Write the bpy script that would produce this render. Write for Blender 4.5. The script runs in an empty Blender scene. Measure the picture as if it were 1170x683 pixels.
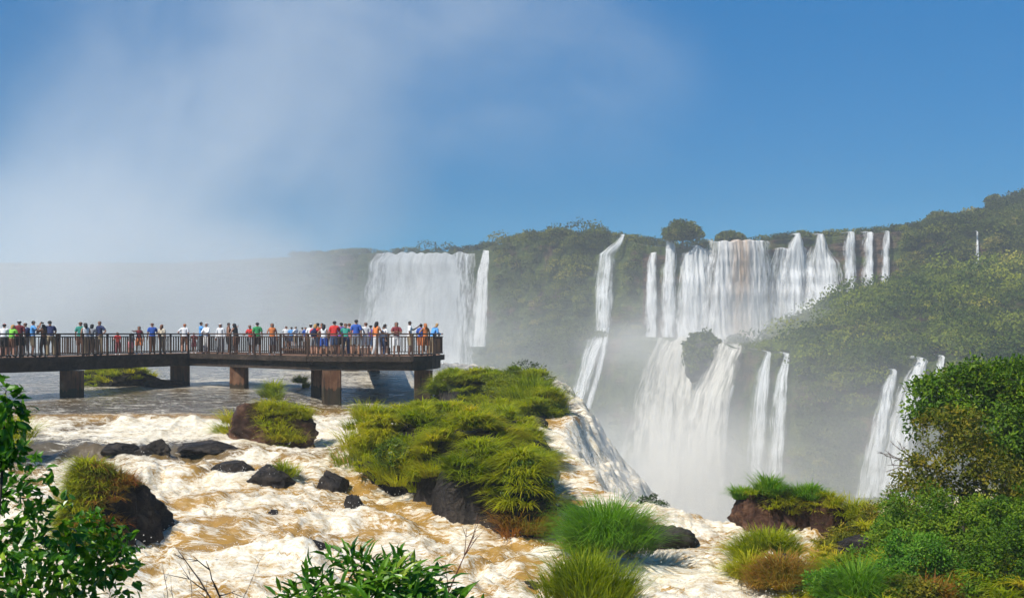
import bpy, math, random
import numpy as np
from mathutils import Vector

SC = bpy.context.scene
COL = SC.collection
rng = np.random.default_rng(11)
random.seed(5)
F = 1250.0; CX = 585.0; HY = 381.0          # the lens in pixels of the photograph, eye at the origin


def P(px, py, Y):
    return np.array([(px - CX) / F * Y, Y, -(py - HY) / F * Y])


# ------------------------------------------------------------------ noise
_perm = np.random.default_rng(3).permutation(256)
_perm = np.concatenate([_perm, _perm, _perm])
_g = np.random.default_rng(4).normal(size=(256, 3)); _g /= np.linalg.norm(_g, axis=1)[:, None]


def noise3(x, y, z):
    x, y, z = np.broadcast_arrays(np.asarray(x, float), np.asarray(y, float), np.asarray(z, float))
    xi, yi, zi = np.floor(x).astype(int), np.floor(y).astype(int), np.floor(z).astype(int)
    fx, fy, fz = x - xi, y - yi, z - zi
    u = fx*fx*fx*(fx*(fx*6-15)+10); v = fy*fy*fy*(fy*(fy*6-15)+10); w = fz*fz*fz*(fz*(fz*6-15)+10)
    out = 0
    for dx in (0, 1):
        for dy in (0, 1):
            for dz in (0, 1):
                h = _perm[_perm[_perm[(xi+dx) & 255] + ((yi+dy) & 255)] + ((zi+dz) & 255)]
                g = _g[h]
                d = g[..., 0]*(fx-dx) + g[..., 1]*(fy-dy) + g[..., 2]*(fz-dz)
                out = out + d * (u if dx else 1-u) * (v if dy else 1-v) * (w if dz else 1-w)
    return out * 1.6


def fbm(x, y, z=0.0, o=4, ridged=False):
    a, s, t = 1.0, 0.0, 0.0
    f = 1.0
    for i in range(o):
        n = noise3(x*f + 13.1*i, y*f - 7.7*i, np.asarray(z)*f + 3.3*i)
        if ridged: n = 1 - 2*np.abs(n)
        s = s + a*n; t += a; a *= 0.5; f *= 2.03
    return s/t


def sstep(a, b, x):
    t = np.clip((x-a)/(b-a), 0, 1)
    return t*t*(3-2*t)


# ------------------------------------------------------------------ mesh helpers
def mk(name, V, Fs, mat=None, parent=None, smooth=True, attrs=None, mi=None, loc=None):
    V = np.asarray(V, float)
    if isinstance(Fs, np.ndarray): Fs = [Fs]
    Fs = [f for f in Fs if len(f)]
    if loc is not None: V = V - np.asarray(loc, float)
    me = bpy.data.meshes.new(name)
    me.vertices.add(len(V)); me.vertices.foreach_set('co', V.astype(np.float32).ravel())
    tot = sum(f.size for f in Fs); npoly = sum(len(f) for f in Fs)
    me.loops.add(tot); me.polygons.add(npoly)
    me.loops.foreach_set('vertex_index', np.concatenate([f.ravel() for f in Fs]).astype(np.int32))
    sizes = np.concatenate([np.full(len(f), f.shape[1]) for f in Fs])
    me.polygons.foreach_set('loop_start', np.concatenate([[0], np.cumsum(sizes)[:-1]]).astype(np.int32))
    me.polygons.foreach_set('use_smooth', np.full(npoly, smooth))
    mats = mat if isinstance(mat, (list, tuple)) else [mat]
    for m in mats: me.materials.append(m)
    if mi is not None: me.polygons.foreach_set('material_index', np.asarray(mi, np.int32))
    me.update(calc_edges=True)
    for k, a in (attrs or {}).items():
        at = me.attributes.new(k, 'FLOAT', 'POINT'); at.data.foreach_set('value', np.asarray(a, np.float32))
    o = bpy.data.objects.new(name, me); COL.objects.link(o)
    if loc is not None: o.location = [float(c) for c in loc]
    if parent is not None: o.parent = parent
    return o


def under(o, parent):
    """parent a mesh built in world coordinates under a thing that stands at parent.location"""
    o.parent = parent
    o.location = Vector(o.location) - Vector(parent.location)
    return o


def tag(o, label=None, cat=None, group=None, kind=None):
    if label: o['label'] = label
    if cat: o['category'] = cat
    if group: o['group'] = group
    if kind: o['kind'] = kind
    return o


def empty(name, loc, rz=0.0):
    o = bpy.data.objects.new(name, None); COL.objects.link(o)
    o.empty_display_size = 0.2
    o.location = [float(c) for c in loc]; o.rotation_euler = (0, 0, rz)
    return o


class MB:
    """collects pieces into one mesh"""
    def __init__(s): s.V = []; s.Q = []; s.T = []; s.n = 0; s.A = []
    def add(s, V, F_, a=0.0):
        V = np.asarray(V, float)
        F_ = np.asarray(F_, int)
        (s.Q if F_.shape[1] == 4 else s.T).append(F_ + s.n)
        s.V.append(V); s.n += len(V); s.A.append(np.broadcast_to(np.asarray(a, float), (len(V),)).copy())
    def add2(s, V, Q, T, a=0.0):
        V = np.asarray(V, float)
        if len(Q): s.Q.append(np.asarray(Q) + s.n)
        if len(T): s.T.append(np.asarray(T) + s.n)
        s.V.append(V); s.n += len(V); s.A.append(np.full(len(V), float(a)))
    def box(s, c, d, rz=0.0):
        x, y, z = np.asarray(d)/2.0
        v = np.array([[a*x, b*y, e*z] for a in (-1, 1) for b in (-1, 1) for e in (-1, 1)])
        ca, sa = math.cos(rz), math.sin(rz)
        v = np.stack([v[:, 0]*ca - v[:, 1]*sa, v[:, 0]*sa + v[:, 1]*ca, v[:, 2]], 1) + np.asarray(c)
        s.add(v, [[0, 1, 3, 2], [4, 6, 7, 5], [0, 4, 5, 1], [2, 3, 7, 6], [0, 2, 6, 4], [1, 5, 7, 3]])
    def beam(s, a, b, w, h):
        """box along a-b, width w, height h"""
        a = np.asarray(a, float); b = np.asarray(b, float)
        d = b-a; L = np.linalg.norm(d); d /= L
        side = np.cross(d, [0, 0, 1]); 
        if np.linalg.norm(side) < 1e-3: side = np.array([1.0, 0, 0])
        side /= np.linalg.norm(side); up = np.cross(side, d)
        v = [a + side*i*w/2 + up*j*h/2 + d*k*L for i in (-1, 1) for j in (-1, 1) for k in (0, 1)]
        s.add(v, [[0, 1, 3, 2], [4, 6, 7, 5], [0, 4, 5, 1], [2, 3, 7, 6], [0, 2, 6, 4], [1, 5, 7, 3]])
    def tube(s, pts, radii, sides=6, a=0.0):
        V, Q, T = tube(pts, radii, sides); s.add2(V, Q, T, a)
    def build(s, name, mat, parent=None, smooth=True, loc=None, attr=None):
        V = np.concatenate(s.V)
        Fs = []
        if s.Q: Fs.append(np.concatenate(s.Q))
        if s.T: Fs.append(np.concatenate(s.T))
        return mk(name, V, Fs, mat, parent, smooth, {attr: np.concatenate(s.A)} if attr else None, loc=loc)


def tube(pts, radii, sides=6):
    pts = np.asarray(pts, float); n = len(pts)
    radii = np.broadcast_to(np.asarray(radii, float), (n,))
    t = np.gradient(pts, axis=0); t /= np.linalg.norm(t, axis=1)[:, None] + 1e-9
    ref = np.array([0, 0, 1.0]) if abs(t[0, 2]) < 0.9 else np.array([1.0, 0, 0])
    V = []
    for i in range(n):
        s = np.cross(t[i], ref); s /= np.linalg.norm(s) + 1e-9
        u = np.cross(s, t[i]); ref = u
        an = np.arange(sides)*2*math.pi/sides
        V.append(pts[i] + radii[i]*(np.cos(an)[:, None]*s + np.sin(an)[:, None]*u))
    V = np.concatenate(V + [pts[:1], pts[-1:]])
    Q = []; T = []
    for i in range(n-1):
        for k in range(sides):
            a, b = i*sides+k, i*sides+(k+1) % sides
            Q.append([a, b, b+sides, a+sides])
    for k in range(sides):
        T.append([n*sides, (k+1) % sides, k]); T.append([n*sides+1, (n-1)*sides+k, (n-1)*sides+(k+1) % sides])
    return V, np.array(Q), np.array(T)


def grid_faces(nr, nc):
    i = np.arange((nr-1)*nc).reshape(nr-1, nc)[:, :-1]
    return np.stack([i, i+1, i+1+nc, i+nc], -1).reshape(-1, 4)


# ------------------------------------------------------------------ materials
def newmat(name):
    m = bpy.data.materials.new(name); m.use_nodes = True
    nt = m.node_tree; nt.nodes.clear()
    return m, nt


class NT:
    def __init__(s, nt): s.nt = nt
    def n(s, typ, **kw):
        nd = s.nt.nodes.new(typ)
        for k, v in kw.items():
            if k.startswith('i_'):
                key = k[2:]
                key = int(key) if key.isdigit() else key.replace('_', ' ')
                s.set(nd, key, v)
            else: setattr(nd, k, v)
        return nd
    def set(s, nd, key, v):
        if hasattr(v, 'is_output') or isinstance(v, bpy.types.NodeSocket): s.nt.links.new(v, nd.inputs[key])
        else: nd.inputs[key].default_value = v
    def noise(s, vec, scale, detail=4, rough=0.55, dist=0.0):
        nd = s.n('ShaderNodeTexNoise'); s.set(nd, 'Vector', vec); s.set(nd, 'Scale', scale)
        s.set(nd, 'Detail', detail); s.set(nd, 'Roughness', rough); s.set(nd, 'Distortion', dist)
        return nd.outputs['Fac']
    def math(s, op, a, b=0.0, c=None):
        nd = s.n('ShaderNodeMath', operation=op); s.set(nd, 0, a); s.set(nd, 1, b)
        if c is not None: s.set(nd, 2, c)
        return nd.outputs[0]
    def ramp(s, fac, stops, interp='LINEAR'):
        nd = s.n('ShaderNodeValToRGB'); s.set(nd, 'Fac', fac)
        cr = nd.color_ramp; cr.interpolation = interp
        while len(cr.elements) < len(stops): cr.elements.new(0.5)
        for e, (p, c) in zip(cr.elements, stops):
            e.position = p; e.color = (c[0], c[1], c[2], 1) if not isinstance(c, (int, float)) else (c, c, c, 1)
        return nd.outputs['Color']
    def mix(s, fac, a, b):
        nd = s.n('ShaderNodeMix', data_type='RGBA'); s.set(nd, 0, fac)
        def c(v): return (v[0], v[1], v[2], 1) if isinstance(v, tuple) and len(v) == 3 else v
        s.set(nd, 6, c(a)); s.set(nd, 7, c(b)); return nd.outputs[2]
    def attr(s, name): return s.n('ShaderNodeAttribute', attribute_name=name).outputs['Fac']
    def pos(s): return s.n('ShaderNodeNewGeometry').outputs['Position']
    def mapping(s, vec, scale=(1, 1, 1), rot=(0, 0, 0)):
        nd = s.n('ShaderNodeMapping'); s.set(nd, 'Vector', vec); s.set(nd, 'Scale', scale); s.set(nd, 'Rotation', rot)
        return nd.outputs[0]
    def bump(s, h, strength=0.5, dist=0.1, normal=None):
        nd = s.n('ShaderNodeBump'); s.set(nd, 'Height', h); s.set(nd, 'Strength', strength); s.set(nd, 'Distance', dist)
        if normal is not None: s.set(nd, 'Normal', normal)
        return nd.outputs[0]
    def out(s, sh, vol=None):
        o = s.n('ShaderNodeOutputMaterial')
        if sh is not None: s.nt.links.new(sh, o.inputs['Surface'])
        if vol is not None: s.nt.links.new(vol, o.inputs['Volume'])
    def pbr(s, col, rough=0.6, spec=0.5, normal=None, metallic=0.0):
        nd = s.n('ShaderNodeBsdfPrincipled')
        def c(v): return (v[0], v[1], v[2], 1) if isinstance(v, tuple) and len(v) == 3 else v
        s.set(nd, 'Base Color', c(col)); s.set(nd, 'Roughness', rough); s.set(nd, 'Specular IOR Level', spec)
        s.set(nd, 'Metallic', metallic)
        if normal is not None: s.set(nd, 'Normal', normal)
        return nd.outputs[0]


def simple_mat(name, col, rough=0.7, var=0.25, scale=3.0, spec=0.4, bump=0.0, metallic=0.0):
    m, nt = newmat(name); N = NT(nt)
    tc = N.n('ShaderNodeTexCoord').outputs['Object']
    n = N.noise(tc, scale, 4)
    c = N.mix(n, tuple(x*(1-var) for x in col), tuple(min(1, x*(1+var)) for x in col))
    nm = N.bump(N.noise(tc, scale*4, 3), bump, 0.02) if bump else None
    N.out(N.pbr(c, rough, spec, nm, metallic)); return m


def rock_mat(name, cols, scale=1.2, rough=0.45, moss=0.0):
    """cols: dark -> light list of stops; moss greens what faces up"""
    m, nt = newmat(name); N = NT(nt); p = N.pos()
    n1 = N.noise(p, scale, 6, 0.65, 0.4)
    c = N.ramp(n1, [(0.3, cols[0]), (0.5, cols[1]), (0.68, cols[2])])
    n2 = N.noise(p, scale*7, 5, 0.7)
    c = N.mix(N.ramp(n2, [(0.45, 0.0), (0.75, 0.6)]), c, tuple(x*0.35 for x in cols[0]))
    if moss:
        nz = N.n('ShaderNodeSeparateXYZ', i_0=N.n('ShaderNodeNewGeometry').outputs['Normal']).outputs[2]
        k = N.math('ADD', N.math('MULTIPLY', nz, 0.9), N.math('MULTIPLY', N.noise(p, scale*2, 4), 0.7))
        c = N.mix(N.ramp(k, [(0.95-moss, 0.0), (1.1-moss*0.9, 1.0)]), c, (0.055, 0.075, 0.015))
    wq = N.n('ShaderNodeTexNoise'); N.set(wq, 'Vector', p); N.set(wq, 'Scale', scale*1.5); N.set(wq, 'Detail', 5)
    wp_ = N.n('ShaderNodeVectorMath', operation='MULTIPLY_ADD'); N.set(wp_, 0, wq.outputs['Color']); N.set(wp_, 1, (1.6, 1.6, 1.6)); N.set(wp_, 2, p)
    vor = N.n('ShaderNodeTexVoronoi', feature='DISTANCE_TO_EDGE'); N.set(vor, 'Vector', wp_.outputs[0]); N.set(vor, 'Scale', scale*2.2)
    crack = N.ramp(vor.outputs['Distance'], [(0.0, 0.0), (0.05, 1.0)])
    h = N.math('ADD', N.math('MULTIPLY', crack, 0.12), N.math('ADD', n2, n1))
    nm = N.bump(h, 0.7, 0.12)
    r = N.ramp(N.noise(p, scale*3, 3), [(0.3, rough-0.15), (0.7, rough+0.3)])
    N.out(N.pbr(c, r, 0.22, nm)); return m


def leaf_mat(name, stops, trans=0.35, rough=0.45, gloss=0.25):
    """colour runs over the stops by the per-leaf random number"""
    m, nt = newmat(name); N = NT(nt)
    c = N.ramp(N.attr('rnd'), stops)
    c2 = N.mix(0.35, c, N.n('ShaderNodeHueSaturation', i_Color=c, i_Value=1.5, i_Saturation=1.1).outputs[0])
    d = N.pbr(c, rough, gloss)
    t = N.n('ShaderNodeBsdfTranslucent', i_Color=c2).outputs[0]
    mx = N.n('ShaderNodeMixShader'); N.set(mx, 0, trans); N.set(mx, 1, d); N.set(mx, 2, t)
    N.out(mx.outputs[0]); return m


def water_mat():
    m, nt = newmat('river_water'); N = NT(nt); p = N.pos()
    foam = N.attr('foam'); gold = N.attr('gold')
    fl = N.mapping(p, (0.30, 1.0, 0.6), (0, 0, math.radians(50)))
    warp = N.n('ShaderNodeTexNoise'); N.set(warp, 'Vector', fl); N.set(warp, 'Scale', 0.9); N.set(warp, 'Detail', 2)
    wv = N.n('ShaderNodeVectorMath', operation='MULTIPLY_ADD'); N.set(wv, 0, warp.outputs['Color']); N.set(wv, 1, (0.9, 0.9, 0.3)); N.set(wv, 2, fl)
    a = N.noise(wv.outputs[0], 2.0, 8, 0.66, 0.5)
    b = N.noise(wv.outputs[0], 8.0, 6, 0.72, 0.8)
    k = N.math('ADD', N.math('MULTIPLY', N.math('SUBTRACT', a, 0.5), 2.2), N.math('MULTIPLY', N.math('SUBTRACT', b, 0.5), 2.3))
    k = N.math('ADD', foam, k)
    fine = N.noise(wv.outputs[0], 26.0, 4, 0.75, 0.3)
    k = N.math('ADD', k, N.math('MULTIPLY', N.math('SUBTRACT', fine, 0.5), 1.3))
    fac = N.ramp(k, [(0.30, 0.0), (0.50, 0.6), (0.85, 1.0)])
    b = N.math('ADD', N.math('MULTIPLY', b, 0.55), N.math('MULTIPLY', fine, 0.45))
    mid = N.ramp(gold, [(0.0, (0.13, 0.105, 0.068)), (0.5, (0.22, 0.135, 0.042)), (1.0, (0.44, 0.25, 0.055))])
    mid = N.mix(N.ramp(b, [(0.3, 0.0), (0.7, 0.5)]), mid, N.n('ShaderNodeHueSaturation', i_Color=mid, i_Value=0.5).outputs[0])
    fcol = N.ramp(b, [(0.30, (0.42, 0.29, 0.13)), (0.42, (0.62, 0.50, 0.31)), (0.54, (0.80, 0.74, 0.61)), (0.66, (0.88, 0.86, 0.80))])  # foam colour, with brown shadow painted into its crevices, white on the peaks
    col = N.mix(fac, mid, fcol)
    nm = N.bump(N.math('ADD', N.math('MULTIPLY', a, 0.6), N.math('MULTIPLY', b, 0.35)), 0.55, 0.12)
    nm = N.bump(fine, 0.5, 0.03, nm)
    rough = N.ramp(fac, [(0.0, 0.12), (0.6, 0.5), (1.0, 0.75)])
    N.out(N.pbr(col, rough, 0.45, nm)); return m


def falls_mat(name, tint=(0.86, 0.86, 0.84), brown=0.0, dens=0.0, sx=0.9):
    """plunging water: streaked along the fall, torn into spray towards the edges. edge 0 centre .. 1 rim"""
    m, nt = newmat(name); N = NT(nt)
    v = N.n('ShaderNodeCombineXYZ'); N.set(v, 0, N.attr('u')); N.set(v, 1, N.attr('v'))
    vec = v.outputs[0]
    st = N.noise(N.mapping(vec, (sx, 0.09, 1)), 1.0, 7, 0.62, 0.5)
    st2 = N.noise(N.mapping(vec, (sx*3.5, 0.35, 1)), 1.0, 5, 0.7, 0.4)
    fluff = N.noise(N.mapping(vec, (0.35, 0.22, 1)), 1.0, 5, 0.6, 0.8)
    s = N.math('ADD', N.math('MULTIPLY', st, 0.6), N.math('MULTIPLY', st2, 0.4))
    edge = N.attr('edge')
    al = N.math('SUBTRACT', N.math('ADD', N.math('MULTIPLY', N.math('SUBTRACT', s, 0.5), 3.6), 1.05+dens), N.math('MULTIPLY', edge, 1.55))
    al = N.math('ADD', al, N.math('MULTIPLY', N.math('SUBTRACT', fluff, 0.5), 1.2))
    al = N.ramp(al, [(0.0, 0.0), (0.95, 1.0)])
    shade = N.ramp(s, [(0.35, tuple(x*0.62 for x in tint)), (0.55, tint), (0.7, (0.93, 0.93, 0.92))])
    if brown:
        k = N.math('MULTIPLY', N.attr('brown'), N.ramp(st, [(0.35, 1.0), (0.65, 0.5)]))
        shade = N.mix(k, shade, (0.62, 0.40, 0.24))
    nm = N.bump(s, 0.6, 0.8)
    d = N.pbr(shade, 0.9, 0.1, nm)
    t = N.n('ShaderNodeBsdfTranslucent', i_Color=(0.85, 0.85, 0.85, 1)).outputs[0]
    mx = N.n('ShaderNodeMixShader'); N.set(mx, 0, 0.3); N.set(mx, 1, d); N.set(mx, 2, t)
    m2 = N.n('ShaderNodeMixShader'); N.set(m2, 0, al); N.set(m2, 1, N.n('ShaderNodeBsdfTransparent').outputs[0]); N.set(m2, 2, mx.outputs[0])
    N.out(m2.outputs[0]); return m


# ------------------------------------------------------------------ plants
def blades(base, n_az, L, W, lean, droop, segs=4):
    """arching grass blades, all arrays of length n"""
    n = len(base)
    t = np.linspace(0, 1, segs+1)[None, :]
    L = L[:, None]; lean = lean[:, None]; droop = droop[:, None]
    d = L*(lean*t + droop*0.75*t**2)
    h = L*(t*np.sqrt(np.clip(1-lean**2*0.6, 0.1, 1)) - 0.75*droop*t**2.2)
    hx, hy = np.cos(n_az), np.sin(n_az)
    cx = base[:, 0:1] + d*hx[:, None]; cy = base[:, 1:2] + d*hy[:, None]; cz = base[:, 2:3] + h
    w = W[:, None]*0.5*(1-t)**0.6*(0.6+0.4*np.minimum(1, t*4)) + 0.0015
    tw = n_az + rng.uniform(-0.7, 0.7, n)
    sx, sy = -np.sin(tw)[:, None], np.cos(tw)[:, None]
    A = np.stack([cx - w*sx, cy - w*sy, cz], -1); B = np.stack([cx + w*sx, cy + w*sy, cz], -1)
    V = np.stack([A, B], 2).reshape(n, -1, 3)
    k = V.shape[1]
    f = np.array([[2*i, 2*i+1, 2*i+3, 2*i+2] for i in range(segs)])
    Fc = (f[None] + (np.arange(n)*k)[:, None, None]).reshape(-1, 4)
    return V.reshape(-1, 3), Fc, k


def tussocks(cent, per, L, W, spread=0.12, red=None, lean=(0.05, 0.7), droop=(0.15, 0.8), bias=None):
    """cent (n,3) tussock roots; per blades each; L (n,) mean length. returns V, F, rnd"""
    n = len(cent); m = n*per
    idx = np.repeat(np.arange(n), per)
    az = rng.uniform(0, 2*math.pi, m)
    r = spread*np.sqrt(rng.uniform(0, 1, m))*(np.asarray(L)[idx]/0.5)
    base = cent[idx] + np.stack([r*np.cos(az), r*np.sin(az), -0.03*np.ones(m)], 1)
    az2 = az + rng.normal(0, 0.5, m)
    if bias is not None and len(np.shape(bias)) == 2:
        b_ = np.asarray(bias)[idx]; az2 = np.arctan2(np.sin(az2)+b_[:, 1], np.cos(az2)+b_[:, 0])
    elif bias is not None:
        hx = np.cos(az2) + bias[0]; hy = np.sin(az2) + bias[1]; az2 = np.arctan2(hy, hx)
    ll = np.asarray(L)[idx]*rng.uniform(0.55, 1.25, m)
    V, Fc, k = blades(base, az2, ll, W*rng.uniform(0.7, 1.3, m), rng.uniform(*lean, m), rng.uniform(*droop, m))
    tone = rng.uniform(0, 1, n) if red is None else np.asarray(red)
    rn = np.clip(tone[idx]*0.75 + rng.uniform(0, 0.25, m) + rng.normal(0, 0.05, m), 0, 1)
    return V, Fc, np.repeat(rn, k)


def leaves(pos, d, nrm, L, W, fine=False, fold=0.25, curl=0.15):
    """one leaf per row: pos root, d direction, nrm rough upward side"""
    n = len(pos)
    d = d/(np.linalg.norm(d, axis=1)[:, None]+1e-9)
    s = np.cross(d, nrm); s /= np.linalg.norm(s, axis=1)[:, None]+1e-9
    u = np.cross(s, d)
    L = np.broadcast_to(L, (n,))[:, None]; W = np.broadcast_to(W, (n,))[:, None]
    def at(a, b, c): return pos + d*L*a + s*W*b + u*L*c
    if not fine:
        V = np.stack([at(0, 0, 0), at(.45, .5, fold*.3), at(1, 0, -curl), at(.45, -.5, fold*.3)], 1)
        f = np.array([[0, 1, 2, 3]]); k = 4
    else:
        V = np.stack([at(0, 0, 0), at(.3, 0, -.02), at(.65, 0, -.05), at(1, 0, -curl*1.6),
                      at(.25, .42, fold*.25), at(.62, .40, fold*.2-.05), at(.25, -.42, fold*.25), at(.62, -.40, fold*.2-.05)], 1)
        f = np.array([[0, 4, 1], [4, 5, 2], [4, 2, 1], [5, 3, 2], [0, 1, 6], [6, 2, 7], [6, 1, 2], [7, 2, 3]]); k = 8
    Fc = (f[None] + (np.arange(n)*k)[:, None, None]).reshape(-1, f.shape[1])
    return V.reshape(-1, 3), Fc, k


def unit(n):
    v = rng.normal(size=(n, 3)); return v/np.linalg.norm(v, axis=1)[:, None]


def in_blobs(blobs, n, shell=0.5):
    """points in ellipsoids (c, r), thicker towards the outside"""
    w = np.array([b[1][0]*b[1][1]*b[1][2] for b in blobs]); w = w**0.75; w /= w.sum()
    k = rng.choice(len(blobs), n, p=w)
    c = np.array([b[0] for b in blobs])[k]; r = np.array([b[1] for b in blobs])[k]
    u = unit(n)*(shell + (1-shell)*rng.uniform(0, 1, n)**0.5)[:, None]
    return c + u*r, c, r


def plant(name, label, cat, root, blobs, nclu, per, L, W, leafmat, barkmat, trunk_r=0.06, clu_r=0.18, fine=False,
          shell=0.55, up=0.5, group=None, stems=None, part='foliage', stem_part='stem', lo=0.0, hi=1.0, droop=0.0, down=0.6):
    """a woody plant: stems grown to reach every leaf cluster, leaves round each twig end"""
    root = np.asarray(root, float)
    e = empty(name, root); tag(e, label, cat, group)
    C, _, _ = in_blobs(blobs, nclu, shell)
    cm = np.mean([b[0] for b in blobs], axis=0)
    top = root + (cm-root)*0.75 if stems is None else np.asarray(stems[-1], float)
    path = [root, root+(top-root)*0.35+rng.normal(0, .04, 3)*np.linalg.norm(top-root), root+(top-root)*0.7+rng.normal(0, .04, 3)*np.linalg.norm(top-root), top] if stems is None else [root]+[np.asarray(s, float) for s in stems]
    mb = MB(); path = np.array(path)
    tt = np.linspace(0, 1, len(path)); fine_t = np.linspace(0, 1, 10)
    path = np.stack([np.interp(fine_t, tt, path[:, i]) for i in range(3)], 1)
    mb.tube(path, np.linspace(trunk_r, trunk_r*0.45, len(path)), 8)
    nodes = list(path[3:]); nrad = list(np.linspace(trunk_r, trunk_r*0.45, len(path))[3:])
    order = np.argsort(np.linalg.norm(C-top, axis=1))
    NA = np.array(nodes); RA = np.array(nrad)
    for i in order:
        c = C[i]
        dist = np.linalg.norm(NA-c, axis=1) + 0.4*np.maximum(0, NA[:, 2]-c[2])
        j = int(np.argmin(dist)); a = NA[j]; r0 = max(RA[j]*0.62, trunk_r*0.045)
        mid = (a+c)/2 + rng.normal(0, 0.08, 3)*np.linalg.norm(c-a) + np.array([0, 0, -0.06*np.linalg.norm(c-a)])
        r1 = max(r0*0.45, trunk_r*0.03)
        mb.tube([a, mid, c], [r0, (r0+r1)/2, r1], 5 if r0 > 0.02 else 4)
        NA = np.vstack([NA, mid, c]); RA = np.append(RA, [(r0+r1)/2, r1])
    under(mb.build(stem_part, barkmat, None, True, loc=root), e)
    m = nclu*per; idx = np.repeat(np.arange(nclu), per)
    out = C[idx] - cm; out /= np.linalg.norm(out, axis=1)[:, None]+1e-6
    off = unit(m)*(clu_r*rng.uniform(0.1, 1, m)**0.6)[:, None]; off[:, 2] *= 0.7
    pos = C[idx]+off
    d = unit(m)*0.8 + off/clu_r*0.6 + out*0.4; d[:, 2] -= droop
    nr = unit(m)*0.55 + np.array([0, 0, up]) + out*0.5
    tone = lo + (hi-lo)*np.clip(rng.uniform(0, 1, nclu)*0.6 + 0.2, 0, 1)
    rn = np.clip(tone[idx] + rng.normal(0, 0.13, m), 0, 1)
    V, Fc, k = leaves(pos, d, nr, L*rng.uniform(.6, 1.2, m), W*rng.uniform(.7, 1.2, m), fine)
    under(mk(part, V, Fc, leafmat, None, False, {'rnd': np.repeat(rn, k)}, loc=root), e)
    return e

# ================================================================== camera, light, sky, air
cam = bpy.data.cameras.new('camera'); camo = bpy.data.objects.new('camera', cam); COL.objects.link(camo)
camo.rotation_euler = (math.pi/2, 0, 0)
cam.sensor_width = 36; cam.lens = F/1170*36; cam.shift_y = 39.5/1170; cam.clip_start = 0.1; cam.clip_end = 6000
SC.camera = camo
SUN = np.array([-0.44, -0.42, 0.79]); SUN /= np.linalg.norm(SUN)
li = bpy.data.lights.new('sun', 'SUN'); lo = bpy.data.objects.new('sun', li); COL.objects.link(lo)
li.energy = 4.8; li.angle = math.radians(0.5); li.color = (1.0, 0.955, 0.88)
lo.rotation_euler = Vector(SUN).to_track_quat('Z', 'Y').to_euler()
w = bpy.data.worlds.new('World'); SC.world = w; w.use_nodes = True
wt = w.node_tree; wt.nodes.clear(); N = NT(wt)
sky = N.n('ShaderNodeTexSky', sky_type='NISHITA'); sky.sun_disc = False
sky.sun_elevation = math.asin(SUN[2]); sky.sun_rotation = math.atan2(SUN[0], SUN[1])
sky.altitude = 3500; sky.air_density = 1.0; sky.dust_density = 0.0; sky.ozone_density = 2.0
hs = N.n('ShaderNodeHueSaturation', i_Color=sky.outputs[0], i_Saturation=2.5, i_Value=0.86, i_Hue=0.494)
dz = N.n('ShaderNodeSeparateXYZ', i_0=N.n('ShaderNodeTexCoord').outputs['Generated']).outputs[2]
deep = N.n('ShaderNodeVectorMath', operation='SCALE', i_0=hs.outputs[0], i_Scale=N.ramp(dz, [(0.0, .70), (0.12, .80), (0.33, 1.38), (.8, 1.2)]))
bg = N.n('ShaderNodeBackground', i_Color=deep.outputs[0], i_Strength=0.095)
wo = N.n('ShaderNodeOutputWorld'); wt.links.new(bg.outputs[0], wo.inputs[0])
SC.view_settings.view_transform = 'Standard'; SC.view_settings.look = 'None'; SC.view_settings.gamma = 1
SC.view_settings.exposure = 0.3
SC.render.engine = 'CYCLES'
c = SC.cycles
c.use_denoising = True; c.use_adaptive_sampling = True; c.adaptive_threshold = 0.03
c.max_bounces = 7; c.diffuse_bounces = 2; c.glossy_bounces = 2; c.transmission_bounces = 3; c.transparent_max_bounces = 10; c.volume_bounces = 3
c.volume_step_rate = 3.0; c.volume_max_steps = 64
c.sample_clamp_indirect = 4.0


def vol_box(name, lo_, hi_, density, color, aniso=0.2, falloff=None, label=None):
    mb = MB(); lo_ = np.array(lo_, float); hi_ = np.array(hi_, float)
    mb.box((lo_+hi_)/2, hi_-lo_)
    m, nt = newmat(name); N = NT(nt)
    v = N.n('ShaderNodeVolumePrincipled'); N.set(v, 'Color', (*color, 1)); N.set(v, 'Density', density); N.set(v, 'Anisotropy', aniso)
    N.out(None, v.outputs[0])
    o = mb.build(name, m, smooth=False); tag(o, label, None, None, 'stuff'); return o


vol_box('haze', (-900, -30, -46), (900, 640, 62), 0.00066, (0.84, 0.92, 1.0), 0.0)


def mist(name, c, r, dens, scale, rz=0.0, color=(0.93, 0.95, 0.97), thr=(0.35, 0.75), ry=0.0, powr=1.0):
    """drifting spray: an ellipsoid of air, thick at its heart, fading to nothing at its skin"""
    import bmesh
    bm = bmesh.new(); bmesh.ops.create_icosphere(bm, subdivisions=3, radius=1.0)
    me = bpy.data.meshes.new(name); bm.to_mesh(me); bm.free()
    o = bpy.data.objects.new(name, me); COL.objects.link(o)
    o.location = [float(x) for x in c]; o.scale = r; o.rotation_euler = (0, ry, rz)
    m, nt = newmat(name); N = NT(nt)
    tc = N.n('ShaderNodeTexCoord').outputs['Object']
    ln = N.n('ShaderNodeVectorMath', operation='LENGTH', i_0=tc).outputs['Value']
    fall = N.ramp(ln, [(0.0, 1.0), (0.5, 0.42), (0.93, 0.0)], 'EASE')
    nz = N.noise(tc, scale, 3, 0.55, 0.4)
    k = N.math('MULTIPLY', fall, N.ramp(nz, [(thr[0], 0.12), (thr[1], 1.0)]))
    k = N.math('MULTIPLY', k, dens)
    v = N.n('ShaderNodeVolumePrincipled'); N.set(v, 'Color', (*color, 1)); N.set(v, 'Density', k); N.set(v, 'Anisotropy', -0.15)
    N.out(None, v.outputs[0]); me.materials.append(m)
    tag(o, None, None, None, 'stuff')
    return o


GR = -43.0        # level of the river in the gorge

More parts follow.
